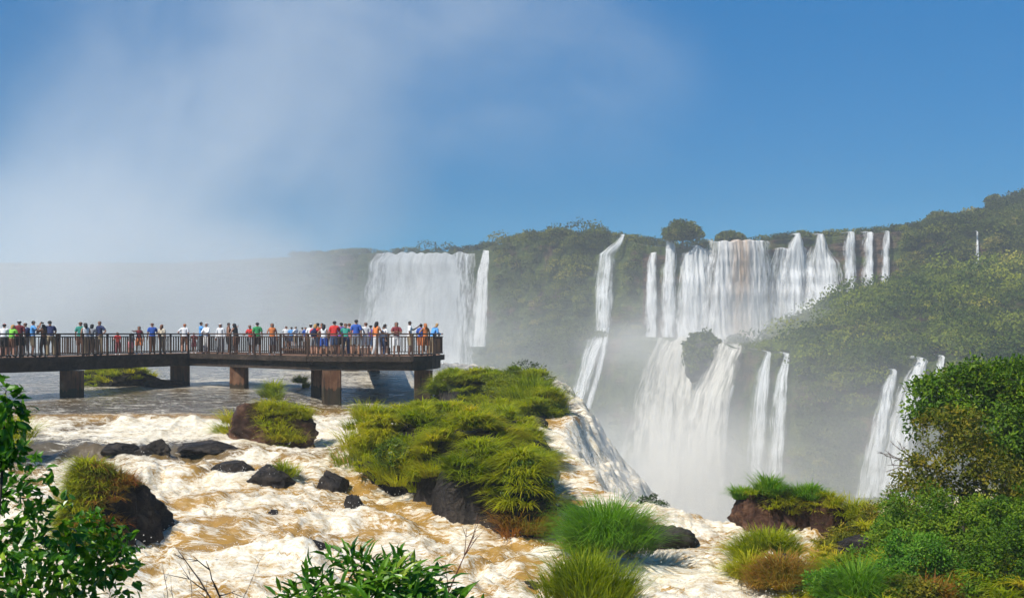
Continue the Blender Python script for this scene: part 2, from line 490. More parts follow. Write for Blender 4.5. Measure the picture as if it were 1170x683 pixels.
# ================================================================== the near land: plateau, lip, gorge
LIP = np.array([(-900, 175), (-160, 165), (-60, 150), (-22, 128), (-8, 105), (-1.5, 84), (2.2, 66), (2.9, 56), (2.7, 48), (2.0, 42.5), (1.4, 38),
                (1.5, 34.5), (2.3, 31.2), (4.4, 29.4), (6.4, 29.2), (8.6, 29.8), (10.5, 30.5), (14, 31.5), (30, 34), (120, 45), (900, 60)], float)
_poly = np.vstack([LIP, [[900, 2000], [-900, 2000]]])


def lip_dist(X, Y):
    X, Y = X + .55*fbm(X/1.7, Y/1.7, 40.0, 3), Y + .55*fbm(X/1.7, Y/1.7, 44.0, 3)
    """metres past the lip into the gorge, negative on the plateau"""
    shp = X.shape; x = X.ravel(); y = Y.ravel()
    d = np.full(x.shape, 1e9)
    for a, b in zip(LIP[:-1], LIP[1:]):
        e = b-a; t = np.clip(((x-a[0])*e[0] + (y-a[1])*e[1])/(e@e), 0, 1)
        d = np.minimum(d, np.hypot(x-a[0]-t*e[0], y-a[1]-t*e[1]))
    ins = np.zeros(x.shape, bool); n = len(_poly)
    for i in range(n):
        a, b = _poly[i], _poly[(i+1) % n]
        c1 = (a[1] > y) != (b[1] > y)
        with np.errstate(divide='ignore', invalid='ignore'):
            xi = (b[0]-a[0])*(y-a[1])/(b[1]-a[1]) + a[0]
        ins ^= c1 & (x < xi)
    return np.where(ins, d, -d).reshape(shp)


# water level against distance, taken where the photograph shows the water's edge
YT = [10, 17, 21, 25, 28, 30, 33.0, 34.6, 36, 38, 40.2, 41.6, 44, 48, 52, 57, 62, 70, 90, 130, 400]
ZT = [-5.7, -5.35, -5.1, -4.85, -4.5, -4.3, -4.02, -3.66, -3.62, -3.56, -3.48, -3.12, -3.12, -3.12, -3.1, -3.0, -2.95, -2.9, -2.8, -2.7, -2.6]


def water_level(X, Y):
    Ye = Y + 0.5*noise3(X/7, Y/9, 0.0) + 0.25*noise3(X/1.7, Y/3, 4.0)
    z = np.interp(Ye, YT, ZT)
    k = sstep(34, 29, Y)
    z = z - 0.055*np.clip(X+8, 0, 30)*k                  # tilts down to the right near us
    ch = np.exp(-((X+8.3+0.12*(Y-48))/1.9)**2)*sstep(54, 49, Y)*sstep(33, 38, Y)   # the chute from the big pier
    z = z - 0.38*ch*sstep(53, 48, Y) - 0.42*sstep(-11.5, -8.5, X)*sstep(64, 55, Y)*sstep(38, 46, Y)
    return z, ch, k


def drop(d):
    d = np.maximum(d, 0)
    return 1.15*np.minimum(d, 5.0)**1.05*sstep(-0.2, 1.5, d) + 3.2*np.maximum(0, d-5.0)


def land_height(X, Y):
    """the river bed and the banks"""
    d = lip_dist(X, Y)
    z, _, _ = water_level(X, Y)
    bed = z - 0.7
    # near bank under the viewer
    near = np.interp(Y, [-20, 0, 7, 10, 15, 17], [-1.7, -1.8, -2.0, -3.2, -5.7, -6.5])
    near = np.where(Y < 17, near, -99)
    # right bank
    e = X - np.interp(Y, [0, 15, 18, 21, 25, 28, 32, 38], [2.5, 3.6, 4.4, 5.1, 6.3, 8.0, 9.6, 13.0])
    rb = -6.2 + 1.05*sstep(-0.6, 1.2, e) + 0.05*np.clip(e, 0, 40) + 0.15*noise3(X/2, Y/2, 8)
    rb = np.where(e > -0.6, rb, -99)
    h = np.maximum(np.maximum(bed, near), rb)
    h = h - drop(d)*1.0 - 2.5*sstep(0.3, 2.0, d)*(X > 4)
    h = h + np.where(d > 0.5, 1.2*fbm(X/4, Y/4, 1.0, 3)*sstep(0.5, 6, d), 0)
    return np.maximum(h, GR-1.5)


rock_dark = rock_mat('basalt_rock', [(0.010, 0.008, 0.007), (0.026, 0.021, 0.018), (0.085, 0.066, 0.05)], 1.8, 0.5)
rock_moss = rock_mat('mossy_rock', [(0.02, 0.017, 0.015), (0.05, 0.042, 0.034), (0.10, 0.08, 0.06)], 1.3, 0.6, moss=0.25)
rock_rust = rock_mat('rusty_rock', [(0.014, 0.008, 0.006), (0.065, 0.028, 0.015), (0.24, 0.125, 0.07)], 1.5, 0.55, moss=0.0)
soil = rock_mat('bank_soil', [(0.02, 0.016, 0.01), (0.05, 0.04, 0.022), (0.085, 0.075, 0.035)], 0.8, 0.85, moss=0.12)

xs = np.unique(np.concatenate([np.linspace(-1400, -70, 24), np.linspace(-70, -30, 24), np.arange(-30, 30, 0.4), np.linspace(30, 90, 26), np.linspace(90, 1400, 24)]))
ys = np.unique(np.concatenate([np.linspace(-300, -20, 8), np.arange(-20, 60, 0.45), np.arange(60, 170, 1.5), np.linspace(170, 1600, 30)]))
X, Y = np.meshgrid(xs, ys)
Z = land_height(X, Y)
V = np.stack([X, Y, Z], -1).reshape(-1, 3)
o = mk('terrain', V, grid_faces(len(ys), len(xs)), soil); o['kind'] = 'structure'

# ---- the river on the plateau and over the lip
xs = np.concatenate([np.linspace(-140, -34, 60, endpoint=False), np.linspace(-34, -16, 130, endpoint=False), np.arange(-16, 8.0, 0.065), np.linspace(8.0, 16, 60)])
ys = np.concatenate([np.arange(13, 31, 0.075), np.arange(31, 50, 0.1), np.arange(50, 75, 0.2), np.linspace(75, 175, 90)])
X, Y = np.meshgrid(xs, ys)
D = lip_dist(X, Y)
Z0, CH, K = water_level(X, Y)
# flow frame: towards us and to the right near us
fx = X*0.88 + Y*0.47; fy = -X*0.47 + Y*0.88
wx = fx + 0.9*noise3(fx/1.8, fy/3, 2.0); wy = fy + 0.9*noise3(fx/1.8, fy/3, 9.0)
n1 = fbm(wx/2.0, wy/3.2, 0.5, 5, True); n2 = fbm(wx/0.62, wy/0.85, 5.0, 4); n3 = fbm(wx/4.5, wy/7.0, 3.0, 3)
n4 = fbm(wx/0.9, wy/1.3, 15.0, 4, True)
rap = np.interp(Y, [0, 33, 36, 40.5, 41.5, 47, 55, 200], [1, 1, .55, .8, .2, .25, .16, .12])
rap = np.maximum(rap, CH*0.9); casc = sstep(-1.5, 1.0, D); rap = np.maximum(rap, casc*1.0)
lumps = np.abs(noise3(wx/.30, wy/.34, 51.0)) + .5*np.abs(noise3(wx/.15, wy/.17, 55.0))
disp = rap*(0.10*lumps*sstep(-.3, .5, n4+.3*n2) + 0.16*n1 + 0.06*n2 + 0.50*n3 + 0.13*n4) + 0.025*n2
# two standing waves where the near rapids pile up
for (px, py, Yc, lx, ly, a) in [(250, 560, 30.5, 2.6, .55, .4), (190, 610, 25.6, 3.0, .5, .36), (430, 590, 27.4, 1.5, .5, .4), (560, 625, 24.2, 1.6, .5, .36),
                                (480, 640, 22.9, 2.0, .5, .3), (690, 640, 23.5, 1.0, .4, .2), (330, 640, 23.5, 1.3, .4, .35), (760, 660, 21.5, .9, .35, .25)]:
    c0 = P(px, py, Yc); u = (X-c0[0])*0.93+(Y-Yc)*0.36; v = -(X-c0[0])*0.36+(Y-Yc)*0.93
    disp += a*np.exp(-(u/lx)**2-((v+0.25*np.sin(u*1.7))/ly)**2)
Z = Z0 + disp - drop(D) + casc*(0.5*fbm(X/0.9, Y/1.8, 8.0, 4) + .15*np.abs(noise3(X/.3, Y/.4, 9.0)))*sstep(-.5, 1, D)
# broken ledges the rapids tumble down: brown sheet, gold lip, foam below, again and again
sd = 0.62*X - 0.78*Y + 1.5*fbm(X/4.0, Y/4.0, 21.0, 3) + 0.35*fbm(X/.9, Y/.9, 23.0, 3)
tph = np.mod(sd/2.5, 1.0); stepm = sstep(-.35, .25, fbm(X/3.2, Y/3.2, 27.0, 2))*sstep(39, 36, Y)*(1-casc)
foam_step = sstep(.10, .26, tph)*(1-sstep(.45, .95, tph))
Z = Z + stepm*0.30*(-sstep(0.0, .22, tph) + tph) + stepm*foam_step*0.10*fbm(X/.35, Y/.35, 31.0, 3)
gy, gx = np.gradient(Z, ys, xs); slope = np.hypot(gx, gy)
foam = np.interp(Y, [0, 30, 33.2, 34.2, 35.4, 36.6, 38, 40.3, 40.9, 41.9, 43, 47, 52, 60, 80, 200],
                 [.40, .40, .38, .24, .24, .36, .58, .60, .12, .04, .03, .05, .12, .14, .12, .12])
foam = foam + 0.45*n3*sstep(60, 40, Y) + 0.30*n1*rap + 0.22*np.clip(disp, -.4, .4)/0.4*rap
foam = foam + 0.30*sstep(-18, -9, X)*sstep(41.8, 39, Y)*sstep(33, 36, Y)
foam = np.maximum(foam, CH*0.95*sstep(52, 46, Y) + 0.25*n1)
foam = foam + 0.75*casc*sstep(0.0, 1.2, D) + 0.35*np.exp(-((X+5)/3.5)**2)*sstep(50, 55, Y)*sstep(85, 70, Y) + 0.15*np.exp(-((D+0.1)/0.8)**2)
tongue = np.exp(-((X+13.5)/3.2)**2-((Y-34.9)/0.9)**2)
foam = foam - 0.75*tongue
foam = foam + stepm*(0.60*foam_step - 0.29) - 0.01*rap
foam = foam + 0.42*sstep(56, 62, Y)*sstep(100, 75, Y)*np.exp(-((X+13)/8)**2)*(0.6+n3)
foam = foam - 0.42*sstep(.12, .5, fbm(wx/2.6, wy/4.5, 33.0, 3))*rap*(1-casc)*1.25
goldw = np.interp(Y, [0, 33, 34, 36, 40, 40.8, 41.5, 42.3, 47, 60, 200], [.85, .8, .2, .15, .55, .9, .95, .25, .22, .13, .05])
goldw = goldw + 0.6*CH + 0.5*sstep(-12, -8, X)*sstep(43, 40, Y) + 0.15*casc
goldw = np.clip(goldw + 0.35*n3 - .1, 0, 1)
keep = (D < 13)
Z = np.maximum(Z, GR)
V = np.stack([X, Y, Z], -1).reshape(-1, 3)
Fc = grid_faces(len(ys), len(xs)); kk = keep.ravel(); Fc = Fc[kk[Fc].all(1)]
used = np.zeros(len(V), bool); used[Fc.ravel()] = True; remap = np.cumsum(used)-1
def _spray():
    near = (np.abs(V[:, 1]-30) < 14) & used
    w_ = np.clip(foam.ravel()*rap.ravel()-.45, 0, 2)*near; w_[D.ravel() > 6] *= .3
    w_ *= np.clip(slope.ravel()*1.2+.1, 0, 1.2)
    js = rng.choice(len(V), 42000, p=w_/w_.sum()); n_ = len(js)
    hgt = rng.exponential(.07, n_)*(1+2.5*(D.ravel()[js] > 0)); c_ = V[js] + np.stack([rng.normal(0, .09, n_), rng.normal(0, .09, n_), np.minimum(hgt, .5)], 1)
    r_ = rng.uniform(.006, .017, n_)[:, None]
    q = np.array([[1, 0, -.6], [-.5, .87, -.6], [-.5, -.87, -.6], [0, 0, 1.1]]); VV = c_[:, None, :] + q[None]*r_[:, None, :]
    Fq = (np.array([[0, 2, 1], [0, 1, 3], [1, 2, 3], [2, 0, 3]])[None] + (np.arange(n_)*4)[:, None, None]).reshape(-1, 3)
    m_, nt_ = newmat('spray_drops'); N_ = NT(nt_); N_.out(N_.pbr((.88, .86, .8), .5, .3))
    tag(mk('spray', VV.reshape(-1, 3), Fq, m_, None, True), None, None, None, 'stuff')
o = mk('river_water', V[used], remap[Fc], water_mat(), attrs={'foam': foam.ravel()[used], 'gold': goldw.ravel()[used]}); o['kind'] = 'structure'

_spray()
# the river at the bottom of the gorge
m, nt = newmat('gorge_water'); N = NT(nt); p = N.pos()
a = N.noise(N.mapping(p, (.08, .15, .1)), 1.0, 6, 0.65, 0.6)
N.out(N.pbr(N.ramp(a, [(0.35, (0.13, 0.10, 0.06)), (0.55, (0.35, 0.31, 0.24)), (0.7, (0.7, 0.68, 0.6))]), 0.4, 0.4, N.bump(a, 0.5, 1.0)))
xs = np.linspace(-600, 700, 60); ys = np.linspace(38, 700, 60); X, Y = np.meshgrid(xs, ys)
o = mk('gorge_river', np.stack([X, Y, np.full_like(X, GR)], -1).reshape(-1, 3), grid_faces(60, 60), m); o['kind'] = 'structure'


def wl(x, y):
    X = np.array([float(x)]); Y = np.array([float(y)])
    z, _, _ = water_level(X, Y); return float((z - drop(lip_dist(X, Y)))[0])


def lh(x, y): return float(land_height(np.array([float(x)]), np.array([float(y)]))[0])


# ================================================================== the far cliffs
CK = [-400, 200, 340, 420, 480, 540, 562, 600, 640, 690, 740, 780, 830, 865, 905, 950, 1005, 1060, 1120, 1180, 1500]
def prof(vals): return lambda px: np.interp(px, CK, vals)
yc = prof([300, 300, 293, 289, 287, 287, 281, 272, 270, 268, 280, 284, 275, 276, 272, 270, 266, 262, 258, 256, 250])
Yc = prof([560, 500, 440, 395, 375, 345, 322, 305, 296, 288, 282, 278, 280, 286, 290, 292, 290, 286, 282, 280, 290])
yu = prof([420, 420, 420, 418, 416, 410, 400, 395, 388, 384, 384, 386, 388, 392, 388, 366, 338, 330, 324, 320, 318])
yl = prof([421, 421, 421, 420, 418, 413, 404, 399, 392, 388, 388, 392, 394, 404, 404, 413, 420, 418, 412, 408, 408])
Yl = prof([545, 485, 425, 385, 360, 330, 308, 292, 284, 275, 262, 256, 246, 232, 222, 215, 208, 205, 202, 200, 205])
NP = 1100; NT_ = 190
pxs = np.linspace(-400, 1500, NP)
tt = np.linspace(0, 1, NT_)
# profile stops: base, lower lip, upper base, crest, plateau behind
rows = []
for px in pxs:
    Y0, Y1, Y2, Y3 = Yl(px)-9, Yl(px), Yc(px)-7, Yc(px)
    k = (px-CX)/F
    def zz(y, Y_): return -(y-HY)/F*Y_
    pts = np.array([[k*(Y0-3), Y0-3, GR-1], [k*Y0, Y0, GR+8], [k*Y1, Y1, zz(yl(px), Y1)], [k*Y2, Y2, zz(yu(px), Y2)],
                    [k*Y3, Y3, zz(yc(px), Y3)], [k*(Y3+14), Y3+14, zz(yc(px), Y3)+0.5], [k*(Y3+260), Y3+260, zz(yc(px), Y3)-2]])
    s = np.array([0, .05, .38, .55, .88, .93, 1.0])
    rows.append(np.stack([np.interp(tt, s, pts[:, i]) for i in range(3)], 1))
CL = np.array(rows).transpose(1, 0, 2)            # (t, px, 3)
BASE = CL.copy()
# wooded right-hand hill bulging at us, and the hill behind the crest
PX = np.broadcast_to(pxs[None, :], CL.shape[:2]); TT = np.broadcast_to(tt[:, None], CL.shape[:2])
n = fbm(CL[..., 0]/14, CL[..., 1]/14, CL[..., 2]/9, 4)
r_ = fbm(CL[..., 0]/6, CL[..., 1]/9, CL[..., 2]/30, 4, True)
face = sstep(0.02, .1, TT)*sstep(.95, .86, TT)
CL[..., 1] += face*(2.2*n + 1.4*r_ + 1.3*noise3(CL[..., 0]/60, CL[..., 1]/60, CL[..., 2]/2.6))
hill = sstep(.40, .47, TT)*sstep(.57, .50, TT)*sstep(865, 960, PX)
CL[..., 2] += 5.0*hill*(1+n)
CL[..., 2] += sstep(.9, .95, TT)*(1.0*n + 27*sstep(1040, 1240, PX)*sstep(.92, .975, TT) + 5*sstep(1000, 1120, PX))
vegf = 0.5 + 0.9*n
vegf += np.where((PX > 735) & (PX < 1015) & (TT > .53) & (TT < .85), -0.35, 0)
m, nt = newmat('cliff'); N = NT(nt); p = N.pos()
a = N.noise(p, 0.16, 6, 0.65, 0.5); b = N.noise(N.mapping(p, (1, 1, .4)), 0.7, 5, 0.7)
g = N.ramp(b, [(0.3, (0.02, 0.035, 0.006)), (0.5, (0.06, 0.085, 0.012)), (0.7, (0.13, 0.14, 0.025))])
st = N.noise(N.mapping(p, (.06, .06, .55)), 1.0, 6, .7, .3)
r = N.ramp(N.math('ADD', N.math('MULTIPLY', b, .4), N.math('MULTIPLY', st, .6)), [(0.38, (0.018, 0.013, 0.010)), (0.5, (0.10, 0.062, 0.038)), (0.64, (0.20, 0.125, 0.075))])
k = N.ramp(N.math('ADD', N.math('MULTIPLY', N.attr('veg'), 0.6), N.math('MULTIPLY', a, 0.8)), [(0.5, 0.0), (0.64, 1.0)])
N.out(N.pbr(N.mix(k, r, g), 0.8, 0.2, N.bump(N.math('ADD', N.math('MULTIPLY', st, 1.5), b), 0.9, 2.0)))
o = mk('cliff_terrain', CL.reshape(-1, 3), grid_faces(NT_, NP), m, attrs={'veg': vegf.ravel()}); o['kind'] = 'structure'


def cliff_at(px, t):
    fi = np.clip((np.asarray(px, float)+400)/1900*(NP-1), 0, NP-1.001); ft = np.clip(np.asarray(t)*(NT_-1), 0, NT_-1.001)
    i = fi.astype(int); j = ft.astype(int); u = (fi-i)[..., None]; v = (ft-j)[..., None]
    return (CL[j, i]*(1-u)+CL[j, i+1]*u)*(1-v) + (CL[j+1, i]*(1-u)+CL[j+1, i+1]*u)*v


def cliff_pt(px, py):
    """first point of the cliff seen at a pixel of the photograph"""
    fi = int(np.clip((px+400)/1900*(NP-1), 0, NP-1)); col = CL[:, fi]
    yy = HY - col[:, 2]/col[:, 1]*F
    j = np.where((yy[:-1]-py)*(yy[1:]-py) <= 0)[0]
    if len(j) == 0: return col[np.argmin(abs(yy-py))]
    j = j[0]; q = (py-yy[j])/(yy[j+1]-yy[j]+1e-9); return col[j]*(1-q)+col[j+1]*q


# ---- the waterfalls
FALLS = []; FPATH = []; WID = 1.12
def waterfall(label, pts, mat, off=2.0, group=None, brown=None, cap=True, bow=2.5):
    """pts: (px, py, half width px) from crest to foot; stands off the cliff it falls down"""
    pts = np.array(pts, float); FPATH.append(pts); pts[:, 2] *= WID
    nv = max(30, int((pts[-1, 1]-pts[0, 1])*0.7)); nu = max(14, int(pts[:, 2].max()*1.6))
    tv = np.linspace(0, 1, nv); kk = np.linspace(0, 1, len(pts)); kk = (pts[:, 1]-pts[0, 1])/(pts[-1, 1]-pts[0, 1])
    cx = np.interp(tv, kk, pts[:, 0]); cy = np.interp(tv, kk, pts[:, 1]); hw = np.interp(tv, kk, pts[:, 2])
    cx = cx + np.minimum(hw, 12)*0.10*noise3(tv*7, pts[0, 0], 0)
    us = np.linspace(-1, 1, 9 if hw.max() > 14 else 3)
    YD = np.array([[cliff_pt(a+q*h_, b)[1] for q in us] for a, b, h_ in zip(cx, cy, hw)]) - off
    YD = np.minimum.accumulate(YD, axis=0)                 # falling water never goes back in
    for _ in range(6): YD = (np.pad(YD, ((1, 1), (0, 0)), 'edge')[:-2] + YD + np.pad(YD, ((1, 1), (0, 0)), 'edge')[2:])/3
    for _ in range(2): YD = (np.pad(YD, ((0, 0), (1, 1)), 'edge')[:, :-2] + YD + np.pad(YD, ((0, 0), (1, 1)), 'edge')[:, 2:])/3
    u = np.linspace(-1, 1, nu)
    V = []; A_u = []; A_v = []; A_e = []; A_b = []
    for i in range(nv):
        px_ = cx[i] + u*hw[i]; yb = np.interp(u, us, YD[i]); y_ = yb + bow*np.abs(u)**4
        z_ = -(cy[i]-HY)/F*yb
        x_ = (px_-CX)/F*yb
        z_ = z_ + 1.3*noise3(x_/3.0, pts[0, 0], 7.0)*max(0, 1-tv[i]*5)*min(1, hw[i]/12)
        rib = 0.55*fbm(x_/1.6, z_/16+3, pts[0, 0], 4, True) + 0.35*fbm(x_/.7, z_/7, pts[0, 0], 3)
        y_ = y_ - rib*min(1, hw[i]/12+.3)*(.45 if pts[0, 0] < 500 else 1)
        V.append(np.stack([x_, y_, z_], 1)); A_u.append(u*hw.max()/F*yb.mean()*.85 + pts[0, 0] + .15*x_); A_v.append(z_)
        A_e.append(np.abs(u)**1.7*1.15 + 0.1 + 0.25*max(0, tv[i]-.7)); A_b.append(np.exp(-((px_-(brown or -999))/11)**2) if brown else np.zeros(nu))
    if cap:                                                # the water coming over the edge
        V.insert(0, V[0] + np.array([0, 0.8, .35])); V.insert(0, V[0] + np.array([0, 5.0, .25]))
        for A in (A_u, A_e, A_b): A.insert(0, A[0]); A.insert(0, A[0])
        A_v.insert(0, A_v[0]+1); A_v.insert(0, A_v[0]+4)
    V = np.array(V)
    nvv = len(V)
    o = mk('waterfall', V.reshape(-1, 3), grid_faces(nvv, nu), mat,
           attrs={'u': np.ravel(A_u), 'v': np.ravel(A_v), 'edge': np.ravel(A_e), 'brown': np.ravel(A_b)}, loc=V[-1, nu//2])
    tag(o, label, 'waterfall', group); FALLS.append(o); return o


fw = falls_mat('falls_white', (0.84, 0.84, 0.82), 0, .35)
fthin = falls_mat('falls_thin', (0.84, 0.85, 0.84), 0, .1, 1.4)
fbr = falls_mat('falls_brown', (0.84, 0.83, 0.80), 1, .6)
fwide = falls_mat('falls_wide', (0.86, 0.86, 0.83), 0, .9, .5)
fcream = falls_mat('falls_cream', (0.84, 0.79, 0.69), 0, .15, .75)

FOFF = 5
waterfall('very broad pale curtain waterfall behind the end of the walkway', [(484, 290, 54), (481, 300, 58), (478, 340, 60), (474, 400, 63), (470, 470, 66)], fwide, 7)
waterfall('single narrow white waterfall just right of the broad pale curtain', [(556, 287, 5), (552, 310, 9), (549, 350, 11), (546, 396, 12)], fw, 3)
waterfall('slender broken waterfall stepping down the green cliff alone', [(712, 269, 3), (706, 279, 7), (694, 290, 13), (690, 330, 14), (689, 376, 13)], fthin, 2.5)
waterfall('thin lower strand spreading below the slender waterfall', [(689, 374, 12), (680, 395, 13), (668, 430, 12), (656, 470, 12)], fthin, 3, cap=False)
waterfall('small side strand hugging the right of the lower slender fall', [(694, 374, 4), (690, 400, 5), (680, 440, 5), (670, 475, 5)], fthin, 3, cap=False)
waterfall('short fall at the left end of the main row', [(747, 290, 5), (745, 300, 7), (744, 385, 9)], fw, 2.5)
waterfall('tall fall starting highest beside the dome shaped tree', [(762, 267, 3), (767, 282, 7), (766, 300, 9), (763, 385, 11)], fw, 3)
waterfall('rounded white fall directly left of the brown streaked fall', [(800, 284, 10), (796, 290, 19), (791, 330, 22), (788, 388, 24)], fw, 3)
waterfall('widest central waterfall with a brown streak down its middle', [(845, 276, 36), (845, 300, 39), (844, 340, 42), (842, 392, 45)], fbr, 3.5, brown=846)
waterfall('gauzy veil of thin water filling the gap between the brown streaked and the peaked falls', [(905, 285, 28), (905, 310, 40), (905, 378, 46)], fthin, 1.2)
waterfall('pointed white fall just right of the brown streaked fall', [(912, 268, 4), (910, 277, 10), (908, 300, 15), (905, 370, 17)], fw, 3)
waterfall('broad pale fall with a peaked top, right of centre', [(938, 268, 5), (938, 284, 11), (941, 300, 24), (943, 330, 27), (940, 372, 29)], fw, 3.5)
waterfall('narrow double topped fall joined to the broad peaked fall', [(973, 266, 6), (971, 282, 9), (972, 320, 10), (970, 352, 9)], fthin, 3)
waterfall('straight narrow white fall standing apart at the right of the row', [(994, 265, 6), (993, 285, 7.5), (992, 334, 8)], fw, 3)
waterfall('faint veil of water right of the straight narrow fall', [(1015, 265, 3), (1013, 285, 6), (1011, 330, 7)], fthin, 2.5)
waterfall('hair thin fall alone on the dark cliff far right', [(1117, 265, 1.6), (1117, 320, 2.4)], fw, 2.0)
# lower tier
waterfall('huge lower cascade fanning out white into the gorge', [(778, 387, 36), (770, 410, 42), (762, 450, 50), (754, 520, 58), (755, 598, 62)], fcream, 5, cap=False, bow=4)
waterfall('creamy lower chute right of the green boulder', [(838, 387, 26), (829, 410, 23), (812, 450, 30), (802, 510, 36), (798, 598, 42)], fcream, 8, cap=False, bow=4)
waterfall('thin strand falling right beside the creamy chute', [(838, 440, 3), (829, 480, 4), (823, 560, 6)], fthin, 5, cap=False)
waterfall('left strand of the paired lower falls on the slope', [(879, 405, 4), (873, 425, 9), (868, 470, 14), (864, 545, 16)], fthin, 3)
waterfall('right strand of the paired lower falls on the slope', [(900, 406, 4), (894, 430, 9), (890, 470, 12), (885, 545, 14)], fthin, 3)
waterfall('slanting lower fall behind the right hand tree, left one', [(1022, 424, 5), (1017, 440, 10), (1004, 500, 15), (990, 568, 20)], fthin, 4)
waterfall('wider slanting lower fall brushing the right hand tree', [(1054, 414, 9), (1046, 430, 15), (1034, 480, 22), (1020, 568, 28)], fw, 4)
waterfall('tiny spurt of water above the right hand tree crown', [(1078, 408, 4), (1075, 420, 5), (1070, 445, 6)], fthin, 3)

# ---- forest: crowns of leaf clumps all over the cliffs
def forest(name, px, t, rr, per, leaf, mat, label):
    C = cliff_at(px, t)
    ok = np.ones(len(px), bool); qx = C[:, 0]/C[:, 1]*F+CX; qy = HY-C[:, 2]/C[:, 1]*F
    for f in FPATH:                                        # nothing grows in the falling water
        hi_ = f[0, 1] < 300
        cxx = np.interp(qy, f[:, 1], f[:, 0]); hh = np.interp(qy, f[:, 1], f[:, 2]) + 1.0 + rr*2.6
        ok &= ~((np.abs(qx-cxx) < hh) & (qy > f[0, 1]-3) & (qy < f[-1, 1]+4) & (((t > .56) & (t < .912)) if hi_ else (t < .42)))
    C, px, t, rr = C[ok], px[ok], t[ok], rr[ok]
    C = C + np.stack([0*rr, -0.25*rr, 0.35*rr], 1)
    n = len(C); idx = np.repeat(np.arange(n), per); m = n*per
    u = unit(m); u[:, 2] = np.abs(u[:, 2])*0.9 - 0.15; u[:, 1] = -np.abs(u[:, 1])*0.8 + 0.2*rng.normal(size=m)
    rad = rr[idx]*rng.uniform(.72, 1.08, m)*(1+0.22*noise3(u[:, 0]*2+idx*.37, u[:, 1]*2, u[:, 2]*2))
    C = C + np.stack([0*rr, -.4*rr, np.where(rr > 3, .15*rr, 0)], 1)
    pos = C[idx] + u*rad[:, None]*np.array([1.1, 1.0, 0.85])
    d = unit(m) + u*0.3; nr = u*1.0 + unit(m)*0.6
    lf = leaf*np.sqrt(np.maximum(1, rr[idx]/1.9))
    V, Fc, k = leaves(pos, d, nr, lf*rng.uniform(.6, 1.3, m), lf*.8*rng.uniform(.6, 1.3, m), False, .3, .2)
    tone = np.clip(0.42 + 0.6*noise3(C[:, 0]/18, C[:, 1]/18, C[:, 2]/10) + rng.normal(0, .24, n) - .12*(rr > 3), 0, 1)
    rn = np.clip(tone[idx]+rng.normal(0, .08, m), 0, 1)
    o = mk(name, V, Fc, mat, None, False, {'rnd': np.repeat(rn, k)}); tag(o, label, None, None, 'stuff'); return o


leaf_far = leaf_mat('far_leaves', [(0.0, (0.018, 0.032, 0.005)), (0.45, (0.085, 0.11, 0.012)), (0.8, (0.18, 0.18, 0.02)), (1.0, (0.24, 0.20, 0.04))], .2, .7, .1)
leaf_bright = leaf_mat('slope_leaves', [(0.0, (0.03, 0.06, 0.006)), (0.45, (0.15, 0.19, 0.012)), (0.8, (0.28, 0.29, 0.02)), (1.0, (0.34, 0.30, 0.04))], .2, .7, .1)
n = 4600
px = rng.uniform(335, 1350, n); t = rng.uniform(.04, .93, n)
okk = fbm(px/30, t*12, 3.0, 3) > np.where((px > 735) & (px < 1015) & (t > .5), 0.15, -0.38)
okk &= ~((px > 410) & (px < 552) & (t > .3) & (t < .9)) & ~((px > 742) & (px < 985) & (t > .54) & (t < .905)) & ~((px > 690) & (px < 835) & (t < .55)) & ~((px > 985) & (px < 1003) & (t > .54))
okk &= ~((px > 865) & (t > .37) & (t < .56))
px, t = px[okk], t[okk]
forest('forest', px, t, rng.uniform(.8, 2.2, len(px))*np.where(rng.uniform(size=len(px)) > .88, 1.8, 1), 85, 0.52, leaf_far, 'dense hazy forest clinging to the far cliffs between the waterfalls')
n = 2600
px = rng.uniform(868, 1400, n); t = rng.uniform(.33, .57, n); rr = rng.uniform(.9, 2.4, n)*np.where(rng.uniform(size=n) > .84, 2.1, 1)
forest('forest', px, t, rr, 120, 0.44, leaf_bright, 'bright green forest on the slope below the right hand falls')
n = 1500
px = rng.uniform(335, 1400, n); t = rng.uniform(.915, .955, n); okk = ~(((px > 805) & (px < 880) | ((px > 418) & (px < 540))) & (t < .93))
px, t = px[okk], t[okk]
forest('forest', px, t, rng.uniform(1.0, 2.6, len(px))*1.0, 90, 0.5, leaf_far, 'line of forest along the top of the far cliffs')
n = 700
px = rng.uniform(1080, 1500, n); t = rng.uniform(.94, .985, n)
forest('forest', px, t, rng.uniform(2.0, 4.2, n), 150, 0.6, leaf_far, 'wooded hill rising behind the cliffs at the far right')

# green islands in the lower falls
def crag(name, label, px, py, w, h, Yd, mat, seed, ncr=60, leafm=None, group=None):
    c = P(px, py, Yd); sx = w/F*Yd/2; sz = h/F*Yd/2
    V, Fc = boulder(seed, 4, 9, .18)
    V = V*np.array([sx, sx*0.8, sz]) + c
    e = empty(name, c); tag(e, label, 'crag', group)
    under(mk('rock', V, Fc, mat, None, True, loc=c), e)
    if leafm:
        u = unit(ncr); u[:, 2] = np.where(u[:, 2] < -.75, -u[:, 2], u[:, 2]); u[:, 1] = -np.abs(u[:, 1])
        cc = c + u*np.array([sx, sx*.8, sz])*(0.72+.5*np.abs(noise3(u[:, 0]*2.2+seed, u[:, 1]*2.2, u[:, 2]*2.2)))[:, None]*np.where(u[:, 2] < 0, .9, 1.1)[:, None]
        m = ncr*40; idx = np.repeat(np.arange(ncr), 40)
        q = unit(m); pos = cc[idx] + q*1.1
        V, Fc, k = leaves(pos, unit(m), q+unit(m)*.5, .7, .55)
        under(mk('foliage', V, Fc, leafm, None, False, {'rnd': np.repeat(np.clip(rng.normal(.4, .2, m), 0, 1), k)}, loc=c), e)
    return e


